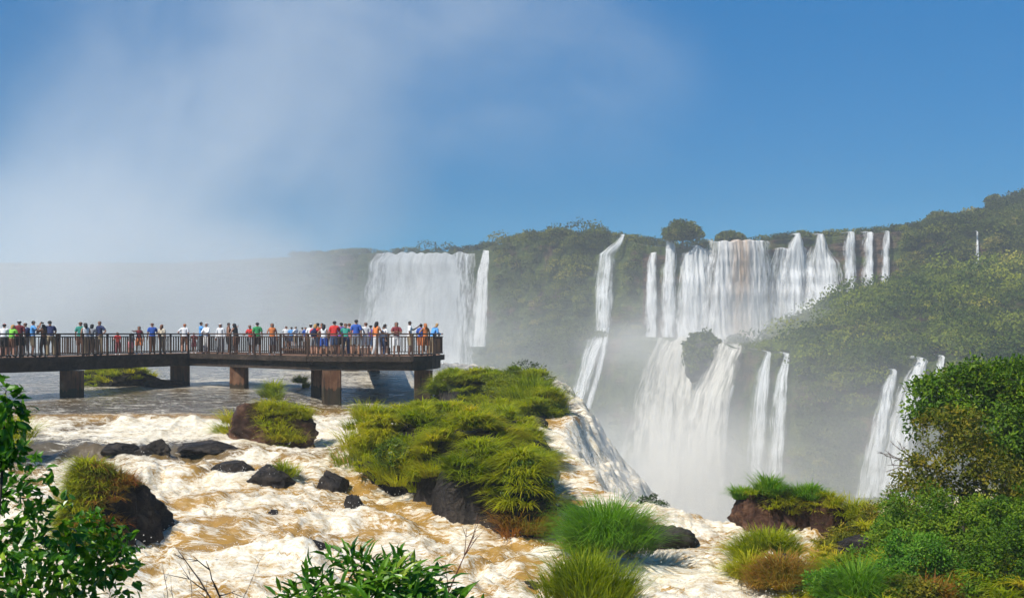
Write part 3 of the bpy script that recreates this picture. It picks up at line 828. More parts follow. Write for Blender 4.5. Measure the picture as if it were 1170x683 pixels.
def boulder(seed, sub=4, planes=14, rough=0.12):
    import bmesh
    r = np.random.default_rng(seed)
    bm = bmesh.new(); bmesh.ops.create_icosphere(bm, subdivisions=sub, radius=1.0)
    V = np.array([v.co[:] for v in bm.verts]); Fc = np.array([[v.index for v in f.verts] for f in bm.faces]); bm.free()
    n = r.normal(size=(planes, 3)); n /= np.linalg.norm(n, axis=1)[:, None]
    dd = r.uniform(.62, .95, planes)
    dt = V@n.T
    rad = np.min(np.where(dt > 0.05, dd/np.maximum(dt, .05), 9), axis=1)
    rad = np.minimum(rad, 1.12)
    rad = rad*(1+rough*fbm(V[:, 0]*2+seed, V[:, 1]*2, V[:, 2]*2, 5, True) + rough*.5*fbm(V[:, 0]*7, V[:, 1]*7+seed, V[:, 2]*7, 3))
    return V*rad[:, None], Fc


crag('crag', 'green crag standing in the white of the lower cascade', 803, 410, 42, 52, 246, rock_moss, 15, 200, leaf_far)
crag('crag', 'hazy round crag at the head of the creamy chute', 917, 378, 42, 30, 262, rock_moss, 6, 60, leaf_far)

# mist in the gorge and the great plume on the left
mist('mist', P(780, 590, 222), (40, 24, 30), 0.20, 2.0, color=(.985, .955, .90))
mist('mist', P(830, 388, 252), (42, 12, 17), 0.15, 1.6, color=(.985, .96, .92))
mist('mist', P(715, 392, 258), (17, 8, 7), 0.09, 1.6, color=(.985, .97, .94))
mist('mist', P(640, 580, 170), (90, 70, 50), 0.023, 1.5, color=(.97, .955, .89))
mist('mist', P(930, 610, 175), (70, 45, 34), 0.019, 1.5, color=(.97, .95, .86))
mist('mist', P(410, 450, 300), (80, 50, 40), 0.050, 1.3, color=(.93, .94, .94))
mist('mist', P(665, 505, 47), (2.6, 5.0, 1.8), 0.22, 2.0, color=(.99, .98, .96))
mist('mist', P(672, 560, 44), (3.2, 5.5, 2.6), 0.30, 2.0, color=(.99, .98, .96))
mist('mist', P(270, 340, 385), (54, 36, 38), 0.055, 1.8, thr=(.3, .6), color=(.92, .94, .95))
mist('mist', P(20, 350, 330), (112, 80, 60), 0.032, 1.8, thr=(.32, .62), color=(.91, .94, .96))
mist('mist', P(225, 180, 335), (88, 62, 112), 0.025, 2.3, thr=(.40, .62), ry=math.radians(28), color=(.93, .95, .97))
mist('mist', P(500, 20, 330), (105, 55, 55), 0.017, 2.2, thr=(.42, .64), ry=math.radians(20), color=(.93, .95, .97))


def far_tree(label, px, py, rx, ry, Y, blobs=None):
    c = P(px, py, Y)
    bl = [(P(px+a*rx, py-b*ry, Y), np.array([rx*e/F*Y, rx*e/F*Y, ry*e/F*Y])) for a, b, e in (blobs or [(0, .1, .75), (-.5, -.25, .5), (.5, -.2, .55)])]
    return plant('tree', label, 'tree', P(px, py+ry*1.5, Y), bl, 110, 50, .6, .5, leaf_far, far_bark, .35, 1.3, shell=.6, part='crown', stem_part='trunk')
far_bark = simple_mat('far_bark', (.07, .055, .04))
far_tree('broad dome shaped tree standing up from the skyline above the falls', 780, 264, 22, 12.5, 277)
far_tree('small rounded tree on the skyline between the dome tree and the brown fall', 833, 271, 13, 4.5, 288)
far_tree('lone open crowned tree on the skyline of the far right hill', 1135, 232, 9, 8, 330, [(0, .3, .6), (.4, -.3, .4)])
far_tree('tree clump on the left shoulder of the far right hill', 1075, 250, 16, 7, 300)
far_tree('low rounded tree on the skyline above the slender waterfall', 634, 268, 18, 6, 300)

# ================================================================== rocks, grass, shrubs and trees near us
def hit(px, py, fn=None):
    """where the sight line through a pixel of the photograph meets the water or the bank"""
    Ys = np.arange(13, 140, 0.1); Xs = (px-CX)/F*Ys; zr = -(py-HY)/F*Ys
    X_, Y_ = Xs, Ys
    if fn is None:
        z, _, _ = water_level(X_, Y_); z = z - drop(lip_dist(X_, Y_)); z = np.maximum(z, land_height(X_, Y_))
    else: z = fn(X_, Y_)
    j = np.where(zr < z)[0]; j = j[0] if len(j) else -1
    return float(Xs[j]), float(Ys[j]), float(z[j])


def rock(label, px, py, wpx, hpx, mat=None, seed=1, planes=12, rough=.12, name='boulder', deep=0.9, group=None, cat='rock', rz=0.0, Y=None, sub=4, taper=0.0):
    """px, py: middle of the waterline"""
    x, y, z = hit(px, py)
    if Y: y = Y; x = (px-CX)/F*Y; z = -(py-HY)/F*Y
    w = wpx/F*y/2*1.12; h = hpx/F*y
    V, Fc = boulder(seed, max(5, sub), planes, rough*1.7)
    V = V*np.array([w, w*deep, h*0.78]); V[:, 2] += h*0.25
    if taper: k_ = 1.1-taper*np.clip((V[:, 2]+h*.2)/(h*1.1), 0, 1); V[:, 0] = V[:, 0]*k_ - .12*w*(1-k_); V[:, 1] *= k_
    c, s = math.cos(rz), math.sin(rz); V = np.stack([V[:, 0]*c-V[:, 1]*s, V[:, 0]*s+V[:, 1]*c, V[:, 2]], 1)
    ctr = np.array([x, y + w*deep*0.6, z])
    o = mk(name, V + ctr, Fc, mat or rock_dark, None, True, loc=ctr); tag(o, label, cat, group)
    return o, ctr, w, h


def surf_z(o, pts):
    """height of a mesh under xy points"""
    from mathutils.bvhtree import BVHTree
    me = o.data; bv = BVHTree.FromPolygons([Vector(v.co)+o.location for v in me.vertices], [p.vertices[:] for p in me.polygons])
    out = []; nn = []
    for x, y in pts:
        h = bv.ray_cast(Vector((x, y, 50)), Vector((0, 0, -1)))
        out.append(h[0][2] if h[0] is not None else np.nan); nn.append(h[1][2] if h[0] is not None else 0)
    return np.array(out), np.array(nn)


G_STOPS = [(0.0, (0.07, 0.13, 0.006)), (0.3, (0.27, 0.34, 0.010)), (0.6, (0.48, 0.47, 0.018)), (0.84, (0.60, 0.48, 0.035)), (0.94, (0.5, 0.30, 0.05)), (1.0, (0.34, 0.12, 0.03))]
grass_m = leaf_mat('grass_blades', G_STOPS, .55, .5, .15)
R_STOPS = [(0.0, (0.15, 0.18, 0.02)), (0.4, (0.36, 0.25, 0.04)), (0.7, (0.42, 0.17, 0.035)), (1.0, (0.26, 0.06, 0.02))]
grass_red = leaf_mat('red_grass', R_STOPS, .5, .5, .1)
B_STOPS = [(0.0, (0.06, 0.17, 0.010)), (0.5, (0.16, 0.34, 0.02)), (1.0, (0.32, 0.44, 0.04))]
grass_bright = leaf_mat('bright_grass', B_STOPS, .55, .5, .15)


def put(name, label, V, Fc, rn, mat, ctr, cat='grass', group=None, kind=None):
    o = mk(name, V, Fc, mat, None, False, {'rnd': rn}, loc=ctr); tag(o, label, None if kind else cat, group, kind); return o


def clump(label, px, py, wpx, hpx, mat=None, Y=None, n=9, per=110, lo=0.1, hi=0.7, group=None, base=None, name='grass_clump', W=.022, droop=(.2, .9)):
    """a rounded clump of arching blades; px, py middle of its foot"""
    if Y is None: x, y, z = hit(px, py)
    else: x, y, z = (px-CX)/F*Y, Y, -(py-HY)/F*Y
    w = wpx/F*y/2; h = hpx/F*y
    a = rng.uniform(0, 2*math.pi, n); r = np.sqrt(rng.uniform(0, 1, n))*w*0.62
    n = int(n*1.7); per = int(per*.75); a = rng.uniform(0, 2*math.pi, n); r = np.sqrt(rng.uniform(0, 1, n))*w*0.74
    c = np.stack([x+r*np.cos(a), y+w*.5+r*np.sin(a), z+h*0.50*(1-(r/(w*.76))**2)], 1)
    L = h*0.62*rng.uniform(.6, 1.25, n)
    bs = np.stack([r*np.cos(a), r*np.sin(a)], 1)/w*1.8
    V, Fc, rn = tussocks(c, per, L, W, spread=0.2, red=lo+(hi-lo)*rng.uniform(0, 1, n), droop=droop, bias=bs)
    return put(name, label, V, Fc, rn, mat or grass_m, (x, y+w*.5, z), 'grass', group)


def mound(name, label, blobs, mat, seed, res=0.13, base=-6.0):
    """an island of rock: steep-sided, flat-topped lumps. blobs (x, y, rx, ry, top)"""
    b = np.array(blobs); x0, x1 = (b[:, 0]-b[:, 2]).min()-.3, (b[:, 0]+b[:, 2]).max()+.3
    y0, y1 = (b[:, 1]-b[:, 3]).min()-.3, (b[:, 1]+b[:, 3]).max()+.3
    xs = np.arange(x0, x1, res); ys = np.arange(y0, y1, res); X, Y = np.meshgrid(xs, ys)
    def H(X, Y, detail=True):
        wx = X + .35*noise3(X/1.1, Y/1.1, seed); wy = Y + .35*noise3(X/1.1, Y/1.1, seed+5)
        h = np.full(X.shape, base)
        for bx, by, rx, ry, top in blobs:
            r = np.hypot((wx-bx)/rx, (wy-by)/ry)
            hh = base + (top-base)*np.clip(1-r**5, 0, 1)**0.5
            h = np.maximum(h, hh)
        return h + 0.28*fbm(X/1.2, Y/1.2, seed, 4) + .1*fbm(X/.35, Y/.35, seed, 3, True)
    Z = H(X, Y)
    V = np.stack([X, Y, Z], -1).reshape(-1, 3)
    # crags on the steep sides
    V[:, 0] += .18*fbm(V[:, 2]*1.6, V[:, 1]*1.2, seed, 4, True); V[:, 1] += .22*fbm(V[:, 0]*1.4, V[:, 2]*1.8, seed+9, 4, True)
    ctr = (b[:, 0].mean(), b[:, 1].mean(), base+1.5)
    Fc = grid_faces(len(ys), len(xs)); zf = V[:, 2][Fc].max(1) > base+.35; Fc = Fc[zf]
    used = np.zeros(len(V), bool); used[Fc.ravel()] = True; rm = np.cumsum(used)-1
    o = mk(name, V[used], rm[Fc], mat, None, True, loc=ctr); tag(o, label, 'rock island')
    return o, H, (x0, x1, y0, y1)


def cover(label, H, box, n, L, per, mask=None, lo=0.1, hi=0.8, zmin=-99, W=.024, mat=None, name='grass', slope_out=True, steep=2.5, kind='stuff', bias=(-.2, -.7)):
    """grass growing all over a mound"""
    x = rng.uniform(box[0], box[1], n*6); y = rng.uniform(box[2], box[3], n*6)
    z = H(x, y); e = .12
    gx = (H(x+e, y)-H(x-e, y))/(2*e); gy = (H(x, y+e)-H(x, y-e))/(2*e); g = np.hypot(gx, gy)
    ok = (z > zmin) & (g < steep*rng.uniform(.5, 1.3, len(x)))
    if mask is not None: ok &= mask(x, y, z)
    x, y, z, gx, gy = [q[ok][:n] for q in (x, y, z, gx, gy)]
    C = np.stack([x, y, z], 1); m = len(C)
    # gathered into rounded cushions, each with a tone of its own
    nc = max(3, m//13); cc = C[rng.choice(m, nc, False)]; R0 = rng.uniform(.32, .62, nc); ctone = rng.normal(0, .2, nc)
    dd = np.hypot(x[:, None]-cc[None, :, 0], y[:, None]-cc[None, :, 1]); j = np.argmin(dd/R0, axis=1)
    q = np.clip(dd[np.arange(m), j]/R0[j], 0, 1.2)
    C[:, 2] += 0.42*R0[j]/.45*np.clip(1-q**2, -.2, 1); vx = (x-cc[j, 0])/R0[j]; vy = (y-cc[j, 1])/R0[j]
    bias = np.stack([vx*1.6+bias[0]*.4, vy*1.6+bias[1]*.4], 1)
    L = L*(.55+.45*np.clip(q, .2, 1))
    tone = np.clip(lo + (hi-lo)*(0.5 + 0.4*fbm(x/1.3, y/1.3, 4.0, 3) + ctone[j] + rng.normal(0, .09, m)), 0, 1)
    V, Fc, rn = tussocks(C, per, L*rng.uniform(.6, 1.3, m), W, .2, tone, lean=(.15, .9), droop=(.35, 1.2), bias=bias)
    ctr = C.mean(0)
    return put(name, label, V, Fc, rn, mat or grass_m, ctr, kind=kind)


# ---- the big grassy island in the middle and the one behind it
isl, H1, bx1 = mound('rock_island', 'large dark rock island under long grass in the middle of the rapids',
                     [(-3.1, 33.4, 2.0, 2.7, -3.0), (-1.2, 32.2, 2.0, 3.3, -2.95), (-.1, 30.4, 1.15, 2.6, -3.5), (-1.9, 36.0, 2.9, 3.0, -2.85), (.3, 33.3, 1.0, 2.8, -3.25), (.15, 28.6, .95, 2.0, -3.75), (-1.0, 29.3, 1.3, 1.9, -3.55)], rock_dark, 3.0)
cover('long green and yellow grass covering the large middle rock island', H1, bx1, 640, .5, 90, lambda x, y, z: (fbm(x/.8, y/.8, z/.6, 3) > -.10), .02, .74, -4.4, steep=5.5, W=.034)
isl2, H2, bx2 = mound('rock_island', 'grassy rock island on the brink behind the large one',
                      [(-2.0, 51, 1.9, 3.0, -2.3), (.3, 49.5, 1.8, 2.8, -2.2), (1.35, 46.0, 1.0, 2.4, -2.6), (.1, 43.2, 1.9, 1.7, -3.1)], rock_moss, 8.0)
cover('bushy green grass crowding the rock island on the brink', H2, bx2, 520, .55, 80, lambda x, y, z: (fbm(x/.8, y/.8, 9, 3) > -.25), .1, .62, -3.3, steep=3, W=.038)
for i, (px, py, wp, hp, lab) in enumerate([
        (408, 540, 62, 62, 'dark green drooping clump on the near left corner of the large island'),
        (455, 556, 60, 50, 'grass clump hanging over the black front of the large island'),
        (576, 560, 55, 58, 'yellow green clump on the right shoulder of the large island'),
        (496, 556, 46, 36, 'small yellow clump low on the front of the large island'),
        (420, 492, 70, 40, 'tall tawny clump on the left crown of the large island'),
        (610, 470, 80, 50, 'bright rounded clump on the right end of the brink island'),
        (560, 500, 80, 46, 'wide olive clump where the two grassy islands meet')]):
    clump(lab, px, py, wp, hp, Y=[32.2, 30.5, 30, 29.8, 33.5, 44.5, 38.5][i], n=9, per=120, lo=.1, hi=.75)
plant('bush', 'dark rounded bush at the brink behind the grassy islands', 'bush', P(606, 452, 52), [(P(603, 428, 52), np.array([1.05, .9, .62])), (P(617, 436, 52), np.array([.7, .7, .5]))], 70, 26, .10, .06,
      leaf_mat('bush_leaves', [(0, (.012, .03, .006)), (.6, (.04, .075, .012)), (1, (.09, .12, .02))]), simple_mat('bark', (.06, .045, .035)), .06, .22)

for (lab, a_, b_, Y_, ra, rb_, mt, n_) in [
    ('leafy green bush on the black front of the large island, left of centre', 452, 520, 31, 22, 17, 'ib1', 60),
    ('olive leafy bush on the crown of the large island', 500, 486, 33.5, 30, 15, 'ib2', 70),
    ('dark leafy bush hanging at the right end of the large island', 600, 560, 27.6, 28, 34, 'ib1', 110),
    ('sunny green bush on top of the brink island', 575, 438, 48, 24, 14, 'ib2', 60),
    ('rounded leafy bush at the right tip of the brink island', 630, 468, 44.5, 17, 18, 'ib1', 60)]:
    if mt not in bpy.data.materials:
        leaf_mat('ib1', [(0, (.02, .05, .006)), (.5, (.09, .16, .012)), (1, (.22, .30, .03))], .35, .4, .3); leaf_mat('ib2', [(0, (.04, .07, .006)), (.5, (.17, .22, .015)), (1, (.36, .36, .03))], .35, .4, .3)
        simple_mat('bark', (.06, .045, .035))
    cB = P(a_, b_, Y_); q1 = ra/F*Y_; q2 = rb_/F*Y_
    plant('bush', lab, 'bush', cB-np.array([0, -.1, q2*1.2]), [(cB, np.array([q1, q1*.8, q2])), (cB+np.array([q1*.6, .1, -q2*.4]), np.array([q1*.6, q1*.6, q2*.6]))], n_, 34, .085, .05, bpy.data.materials[mt], bpy.data.materials['bark'], .04, .16)

# ---- black boulders in the rapids
for args in [
    ('low black wet boulder left of the mossy rock peak', 175, 524, 34, 18, None, 21),
    ('flat submerged black slab breaking the water above the rapids', 228, 517, 62, 9, None, 22),
    ('small black boulder with a pointed right end', 264, 543, 40, 17, None, 23),
    ('black boulder with a grass tuft on its right end', 304, 562, 62, 24, None, 24),
    ('angular black block beside the left corner of the large island', 380, 563, 34, 22, None, 25),
    ('narrow black rock streaming with white water', 405, 592, 22, 26, None, 26),
    ('flat black rock almost under the foam above the leafy shrub', 345, 636, 66, 13, None, 27),
    ('low wet rock splashed by foam in the middle of the rapids', 300, 593, 42, 9, None, 28),
    ('dark grey boulder on the brink right of the bright grass', 765, 629, 52, 26, None, 29),
    ('small dark stone at the foot of the large island', 655, 590, 30, 12, None, 30),
    ('grey wet stone awash at the bottom edge of the rapids', 605, 676, 30, 10, None, 31),
    ('dark stone at the lower right of the rapids by the bank', 845, 664, 26, 14, None, 32),
    ('flat dark rock in the stream behind the near walkway piers', 185, 443, 34, 9, None, 33),
    ('dark ledge of rock beside the gold lip of water', 130, 520, 36, 12, None, 34),
    ('black rock at the crest of the side cascade', 613, 492, 22, 13, None, 36)]:
    lab, px, py, wp, hp, mt, sd = args
    rock(lab, px, py, wp, hp, mt, sd, 14, .10)
clump('spiky green tuft on the black boulder in the rapids', 323, 550, 30, 28, Y=30.5, n=2, per=140, lo=.2, hi=.5, droop=(.1, .5))

# ---- mossy pyramid rock on the left
o, c0, w_, h_ = rock('big pyramid shaped rock with moss and red grass on the left', 110, 630, 124, 96, rock_dark, 141, 16, .20, name='mossy_boulder', deep=.8, sub=5, taper=.6)
def on_rock(o, c0, w_, n, fl, lab, mat, L, lo, hi, per=70, W=.02, bias=(-.2, -.7), nzmin=.15, cat='grass', name='grass_clump', group=None):
    a = rng.uniform(-1, 1, (n*8, 2)); pts = a*w_ + np.array(c0[:2])
    z, nz = surf_z(o, pts); ok = ~np.isnan(z) & (nz > nzmin) & fl(a[:, 0], a[:, 1], (z-c0[2]))
    C = np.stack([pts[:, 0], pts[:, 1], z], 1)[ok][:n]
    if not len(C): return
    tone = lo+(hi-lo)*rng.uniform(0, 1, len(C))
    V, Fc, rn = tussocks(C, per, L*rng.uniform(.6, 1.3, len(C)), W, .2, tone, bias=bias, lean=(.1, .9), droop=(.3, 1.1))
    return put(name, lab, V, Fc, rn, mat, C.mean(0), cat, group)
on_rock(o, c0, w_, 330, lambda x, y, z: (x < .08) & (z > .05), 'green grass on the left shoulder of the pyramid rock', grass_m, .34, .05, .6, per=60, W=.024, nzmin=-.2)
on_rock(o, c0, w_, 120, lambda x, y, z: (x > -.15) & (x < .40) & (z > .3), 'rusty red and yellow grass down the middle of the pyramid rock', grass_red, .34, .0, .9)

# ---- purple brown rock with grass, upstream
o, c0, w_, h_ = rock('purple brown rock wearing a cap of grass, upstream of the boulders', 296, 509, 84, 44, rock_rust, 52, 10, .12, name='grassy_boulder', deep=.9)
on_rock(o, c0, w_, 90, lambda x, y, z: (x > .05), 'yellow green grass on the right half of the purple brown rock', grass_m, .42, .3, .8)
clump('bushy green tuft at the left end of the purple brown rock', 264, 500, 36, 40, Y=38, n=6, per=110, lo=.3, hi=.7)

# ---- far side rocks seen under the deck
o, c0, w_, h_ = rock('dark rock with bright moss cap standing in the river under the walkway', 132, 441, 72, 22, rock_dark, 61, 10, .1, name='grassy_boulder')
on_rock(o, c0, w_, 90, lambda x, y, z: (x < .65), 'bright green grass capping the rock under the walkway', grass_m, .5, .2, .7, W=.04)
clump('small round green bush of grass in the stream between two piers', 312, 457, 27, 27, Y=50, n=6, per=100, lo=.1, hi=.4, W=.03)
clump('smaller tuft in the stream just left of the big corner pier', 341, 444, 23, 17, Y=60, n=5, per=90, lo=.3, hi=.6, W=.035)
clump('shaggy yellow tuft at the left edge of the rapids', 10, 512, 40, 48, Y=33, n=7, per=100, lo=.3, hi=.7)

# ---- clumps along the lower rapids
clump('tawny red brown grass clump at the foot of the large island', 597, 617, 78, 42, grass_red, n=14, per=120, lo=.0, hi=.75)
clump('big bright green grass clump on the brink of the falls', 697, 642, 108, 68, grass_bright, n=26, per=190, lo=0, hi=.9, W=.02, Y=24.2)
clump('dark spiky reed clump at the bottom edge right of centre', 672, 700, 118, 62, grass_m, n=22, per=120, lo=.0, hi=.35, W=.02, droop=(.05, .6), Y=20.2)
plant('bush', 'misty rounded bush on the brink beside the side cascade', 'bush', P(747, 600, 33), [(P(747, 583, 33), np.array([.5, .5, .48]))], 60, 26, .07, .045,
      bpy.data.materials['bush_leaves'], bpy.data.materials['bark'], .04, .12)

# ---- rusty rock island at the head of the right bank
for (lab, px, py, wp, hp, sd) in [
    ('left block of the rusty rock outcrop on the gorge edge', 868, 608, 70, 52, 71),
    ('middle block of the rusty rock outcrop, darkest of it', 912, 611, 52, 50, 72),
    ('right block of the rusty rock outcrop beside the bank grass', 944, 613, 44, 42, 73),
    ('small red brown stone in the grass right of the rusty outcrop', 996, 601, 26, 20, 74)]:
    oo, cc_, ww_, _h = rock(lab, px+4, py+2, wp*.82, hp*.9, rock_rust, sd+40, 16, .13, Y={71: 28.6, 72: 28.9, 73: 28.6, 74: 28}[sd])
    if sd < 74: on_rock(oo, cc_, ww_, 18, lambda x, y, z: z > .55, 'low grass on top of the %s block of the rusty outcrop' % {71: 'left', 72: 'middle', 73: 'right'}[sd], grass_m, .3, .2, .8, W=.026)
for (lab, px, py, wp, hp) in [
    ('spiky green tuft on the left block of the rusty outcrop', 850, 576, 24, 24),
    ('tallest round tuft crowning the rusty outcrop', 880, 568, 34, 30),
    ('bright yellow green tuft on the right of the rusty outcrop', 926, 576, 50, 28),
    ('drooping olive tuft in the cleft of the rusty outcrop', 900, 590, 26, 30)]:
    clump(lab, px, py, wp, hp, grass_bright if py != 590 else grass_m, Y=28.9, n=8, per=130, lo=.1, hi=.9, W=.024)

# ---- the right bank
def bank_H(x, y): return land_height(x, y)
cover('mixed green and rusty grass growing over the right bank', bank_H, (4.2, 19, 15, 34), 1700, .42, 55,
      lambda x, y, z: (x - np.interp(y, [0, 15, 18, 21, 25, 28, 32, 38], [2.5, 3.6, 4.4, 5.1, 6.3, 8.0, 9.6, 13.0]) > -.2) & (lip_dist(x, y) < .3) & (fbm(x/.8, y/.8, 3, 3) > -.35), .1, .95, -6.3, steep=9, bias=(-.4, -.6), W=.034)
clump('wide green grass hummock at the water edge of the right bank', 885, 648, 100, 44, grass_m, n=22, per=120, lo=.15, hi=.6, Y=24.5)
clump('orange brown grass hummock in front of the green one on the bank', 900, 676, 92, 44, grass_red, n=16, per=120, lo=0, hi=.7, Y=22.6)
clump('tall fresh green tuft at the bottom edge of the right bank', 985, 700, 90, 60, grass_bright, n=16, per=120, lo=.2, hi=1, Y=20.5)
clump('green hummock behind the outcrop at the gorge edge', 985, 612, 84, 46, grass_m, n=18, per=110, lo=.2, hi=.6, Y=28.5)
clump('rust red clump under the trees of the right bank', 1095, 690, 80, 40, grass_red, n=14, per=110, lo=.2, hi=1, Y=20.8)
clump('second rusty hummock left of the red one, under the shrubs', 1000, 665, 60, 34, grass_red, n=12, per=110, lo=.1, hi=.9, Y=23.2)
rock('dark stone between the grass hummocks of the right bank', 905, 662, 30, 24, rock_dark, 81, Y=23.4)
rock('dark brown stone under the shrubs of the right bank', 985, 640, 44, 26, rock_dark, 82, Y=25)
rock('reddish stone at the bottom right corner', 1158, 684, 40, 24, rock_rust, 83, Y=21)


def B(px, py, Y, rx, ry, rd=None):
    c = P(px, py, Y); a = rx/F*Y; b = ry/F*Y; return (c, np.array([a, rd if rd else a, b]))


bark = simple_mat('tree_bark', (.11, .085, .06), .85, .4, 6, bump=.5)
barkd = simple_mat('dark_bark', (.05, .035, .025), .85, .4, 6)
lm1 = leaf_mat('tree_leaves', [(0, (.03, .075, .006)), (.4, (.09, .19, .012)), (.75, (.21, .32, .018)), (1, (.38, .42, .035))], .4, .5, .15)
lm2 = leaf_mat('olive_leaves', [(0, (.04, .065, .006)), (.4, (.14, .16, .014)), (.75, (.28, .24, .02)), (1, (.42, .30, .03))], .4, .5, .15)
lm3 = leaf_mat('fresh_leaves', [(0, (.03, .10, .008)), (.4, (.09, .24, .018)), (.8, (.20, .38, .03)), (1, (.34, .44, .06))], .4, .5, .15)
plant('tree', 'tall leafy tree leaning over the gorge at the right edge', 'tree', P(1150, 640, 27), [B(1165, 424, 27.3, 22, 12), B(1112, 422, 27.2, 15, 8), B(1078, 432, 27.1, 12, 7), B(1042, 484, 26.6, 10, 12), B(1068, 446, 27, 26, 13), B(1100, 436, 27.4, 30, 14), B(1140, 438, 27.5, 34, 20), B(1180, 452, 27, 45, 34), B(1052, 466, 26.5, 14, 10), B(1090, 468, 27, 34, 18), B(1135, 490, 27, 44, 34), B(1195, 540, 27, 50, 60)],
      520, 58, .135, .065, lm1, bark, .11, .34, up=.8, shell=.4, part='crown', stem_part='trunk')
plant('tree', 'olive yellow tree in front of the tallest one at the right edge', 'tree', P(1105, 660, 25.5), [B(1085, 490, 25.5, 42, 30), B(1100, 535, 25.5, 52, 40), B(1055, 545, 25, 32, 34), B(1140, 560, 25.5, 44, 50)],
      150, 55, .11, .055, lm2, bark, .09, .28, up=.7, shell=.4, part='crown', stem_part='trunk', lo=0.05, hi=.95)
plant('shrub', 'dense mid green shrub at the foot of the olive tree', 'shrub', P(1070, 680, 23.5), [B(1050, 590, 23.8, 46, 34), B(1100, 610, 23.5, 56, 44), B(1020, 620, 23.5, 34, 26), B(1150, 640, 23.5, 50, 60)],
      330, 60, .085, .045, lm1, barkd, .06, .24, up=.8, shell=.4, lo=.15, hi=1)
plant('shrub', 'fresh bright green bush low on the right bank', 'shrub', P(1060, 700, 21.5), [B(1048, 636, 21.5, 40, 32), B(1090, 655, 21.3, 34, 26), B(1020, 655, 21.3, 24, 18)],
      190, 60, .07, .04, lm3, barkd, .05, .18, up=.8, shell=.4)
plant('shrub', 'dark glossy bush in the bottom right corner', 'shrub', P(1160, 720, 20), [B(1150, 640, 20.5, 40, 50), B(1185, 600, 20.5, 34, 60), B(1120, 672, 20.3, 26, 18)],
      200, 60, .075, .04, lm1, barkd, .05, .2, up=.8, shell=.4, lo=0, hi=.8)
plant('shrub', 'yellowing scrub between the outcrop and the trees', 'shrub', P(1000, 640, 27), [B(1015, 590, 27.3, 34, 20), B(1040, 570, 27, 24, 22), B(985, 610, 27, 22, 14)],
      110, 55, .075, .04, lm2, barkd, .04, .2, up=.8, shell=.4)

for (lab, fx_, fy_, Yb, bl, mt, n_) in [
    ('small olive bush at the left end of the bank behind the hummocks', 960, 640, 26, [(955, 622, 22, 15), (972, 628, 18, 12)], lm2, 60),
    ('dark green bush in the middle of the bank below the scrub', 1000, 680, 22.8, [(985, 648, 28, 18), (1010, 655, 22, 14)], lm1, 90),
    ('pale green bush leaning over the stones at the bottom of the bank', 950, 700, 21, [(948, 668, 24, 16), (968, 675, 20, 12)], lm3, 60),
    ('bronze leaved bush at the bottom edge of the bank', 1040, 710, 20.3, [(1035, 676, 28, 14), (1062, 680, 20, 12)], lm2, 70),
    ('tall dark bush right of the fresh bright one', 1125, 690, 22.5, [(1125, 620, 30, 34), (1140, 590, 24, 22)], lm1, 130),
    ('green bush tucked under the olive tree on its left side', 1040, 640, 25, [(1030, 606, 26, 20), (1052, 615, 24, 16)], lm3, 90)]:
    plant('shrub', lab, 'shrub', P(fx_, fy_, Yb), [B(a_, b_, Yb, c_, d_) for a_, b_, c_, d_ in bl], n_, 55, .08, .045, mt, barkd, .04, .17, up=.8, shell=.4)
clump('tawny hummock between bushes at the bottom of the bank', 1070, 700, 60, 40, grass_red, n=12, per=110, lo=.1, hi=.8, Y=20.2)
clump('yellow green hummock at the water edge left of the bank bushes', 858, 662, 46, 34, grass_m, n=9, per=110, lo=.4, hi=.8, Y=23.5)
# bare twigs reaching from the right hand tree
def twigs(label, start, ends, r, seed, mat, cat='branch', name='bare_branch', sub=5):
    rr = np.random.default_rng(seed); mb = MB(); start = np.asarray(start, float)
    for e_ in ends:
        e_ = np.asarray(e_, float); L = np.linalg.norm(e_-start)
        t = np.linspace(0, 1, 9)[:, None]; pts = start+(e_-start)*t + np.cumsum(rr.normal(0, .02*L, (9, 3)), 0)*t*(1-t*.5)
        mb.tube(pts, np.linspace(r, r*.25, 9), 5)
        for k in range(sub):
            i = rr.integers(2, 8); d = (e_-start)/L + rr.normal(0, .55, 3); d /= np.linalg.norm(d); l = L*rr.uniform(.12, .34)
            q = np.array([pts[i]+d*l*s + np.array([0, 0, .12*l])*s*s for s in (0, .35, .7, 1)]); mb.tube(q, [r*.5, r*.4, r*.3, r*.15], 4)
            for _ in range(2):
                d2 = d+rr.normal(0, .5, 3); q2 = np.array([q[2], q[2]+d2*l*.3, q[2]+d2*l*.55]); mb.tube(q2, [r*.3, r*.22, r*.1], 4)
    o = mb.build(name, mat, loc=start); tag(o, label, cat); return o
dead = simple_mat('dead_wood', (.16, .12, .10), .9, .3, 8)
twigs('bare grey branch poking left out of the right hand trees', P(1056, 532, 25.6), [P(1008, 520, 25.4), P(1014, 532, 25.2), P(1022, 512, 25.8)], .022, 4, dead)

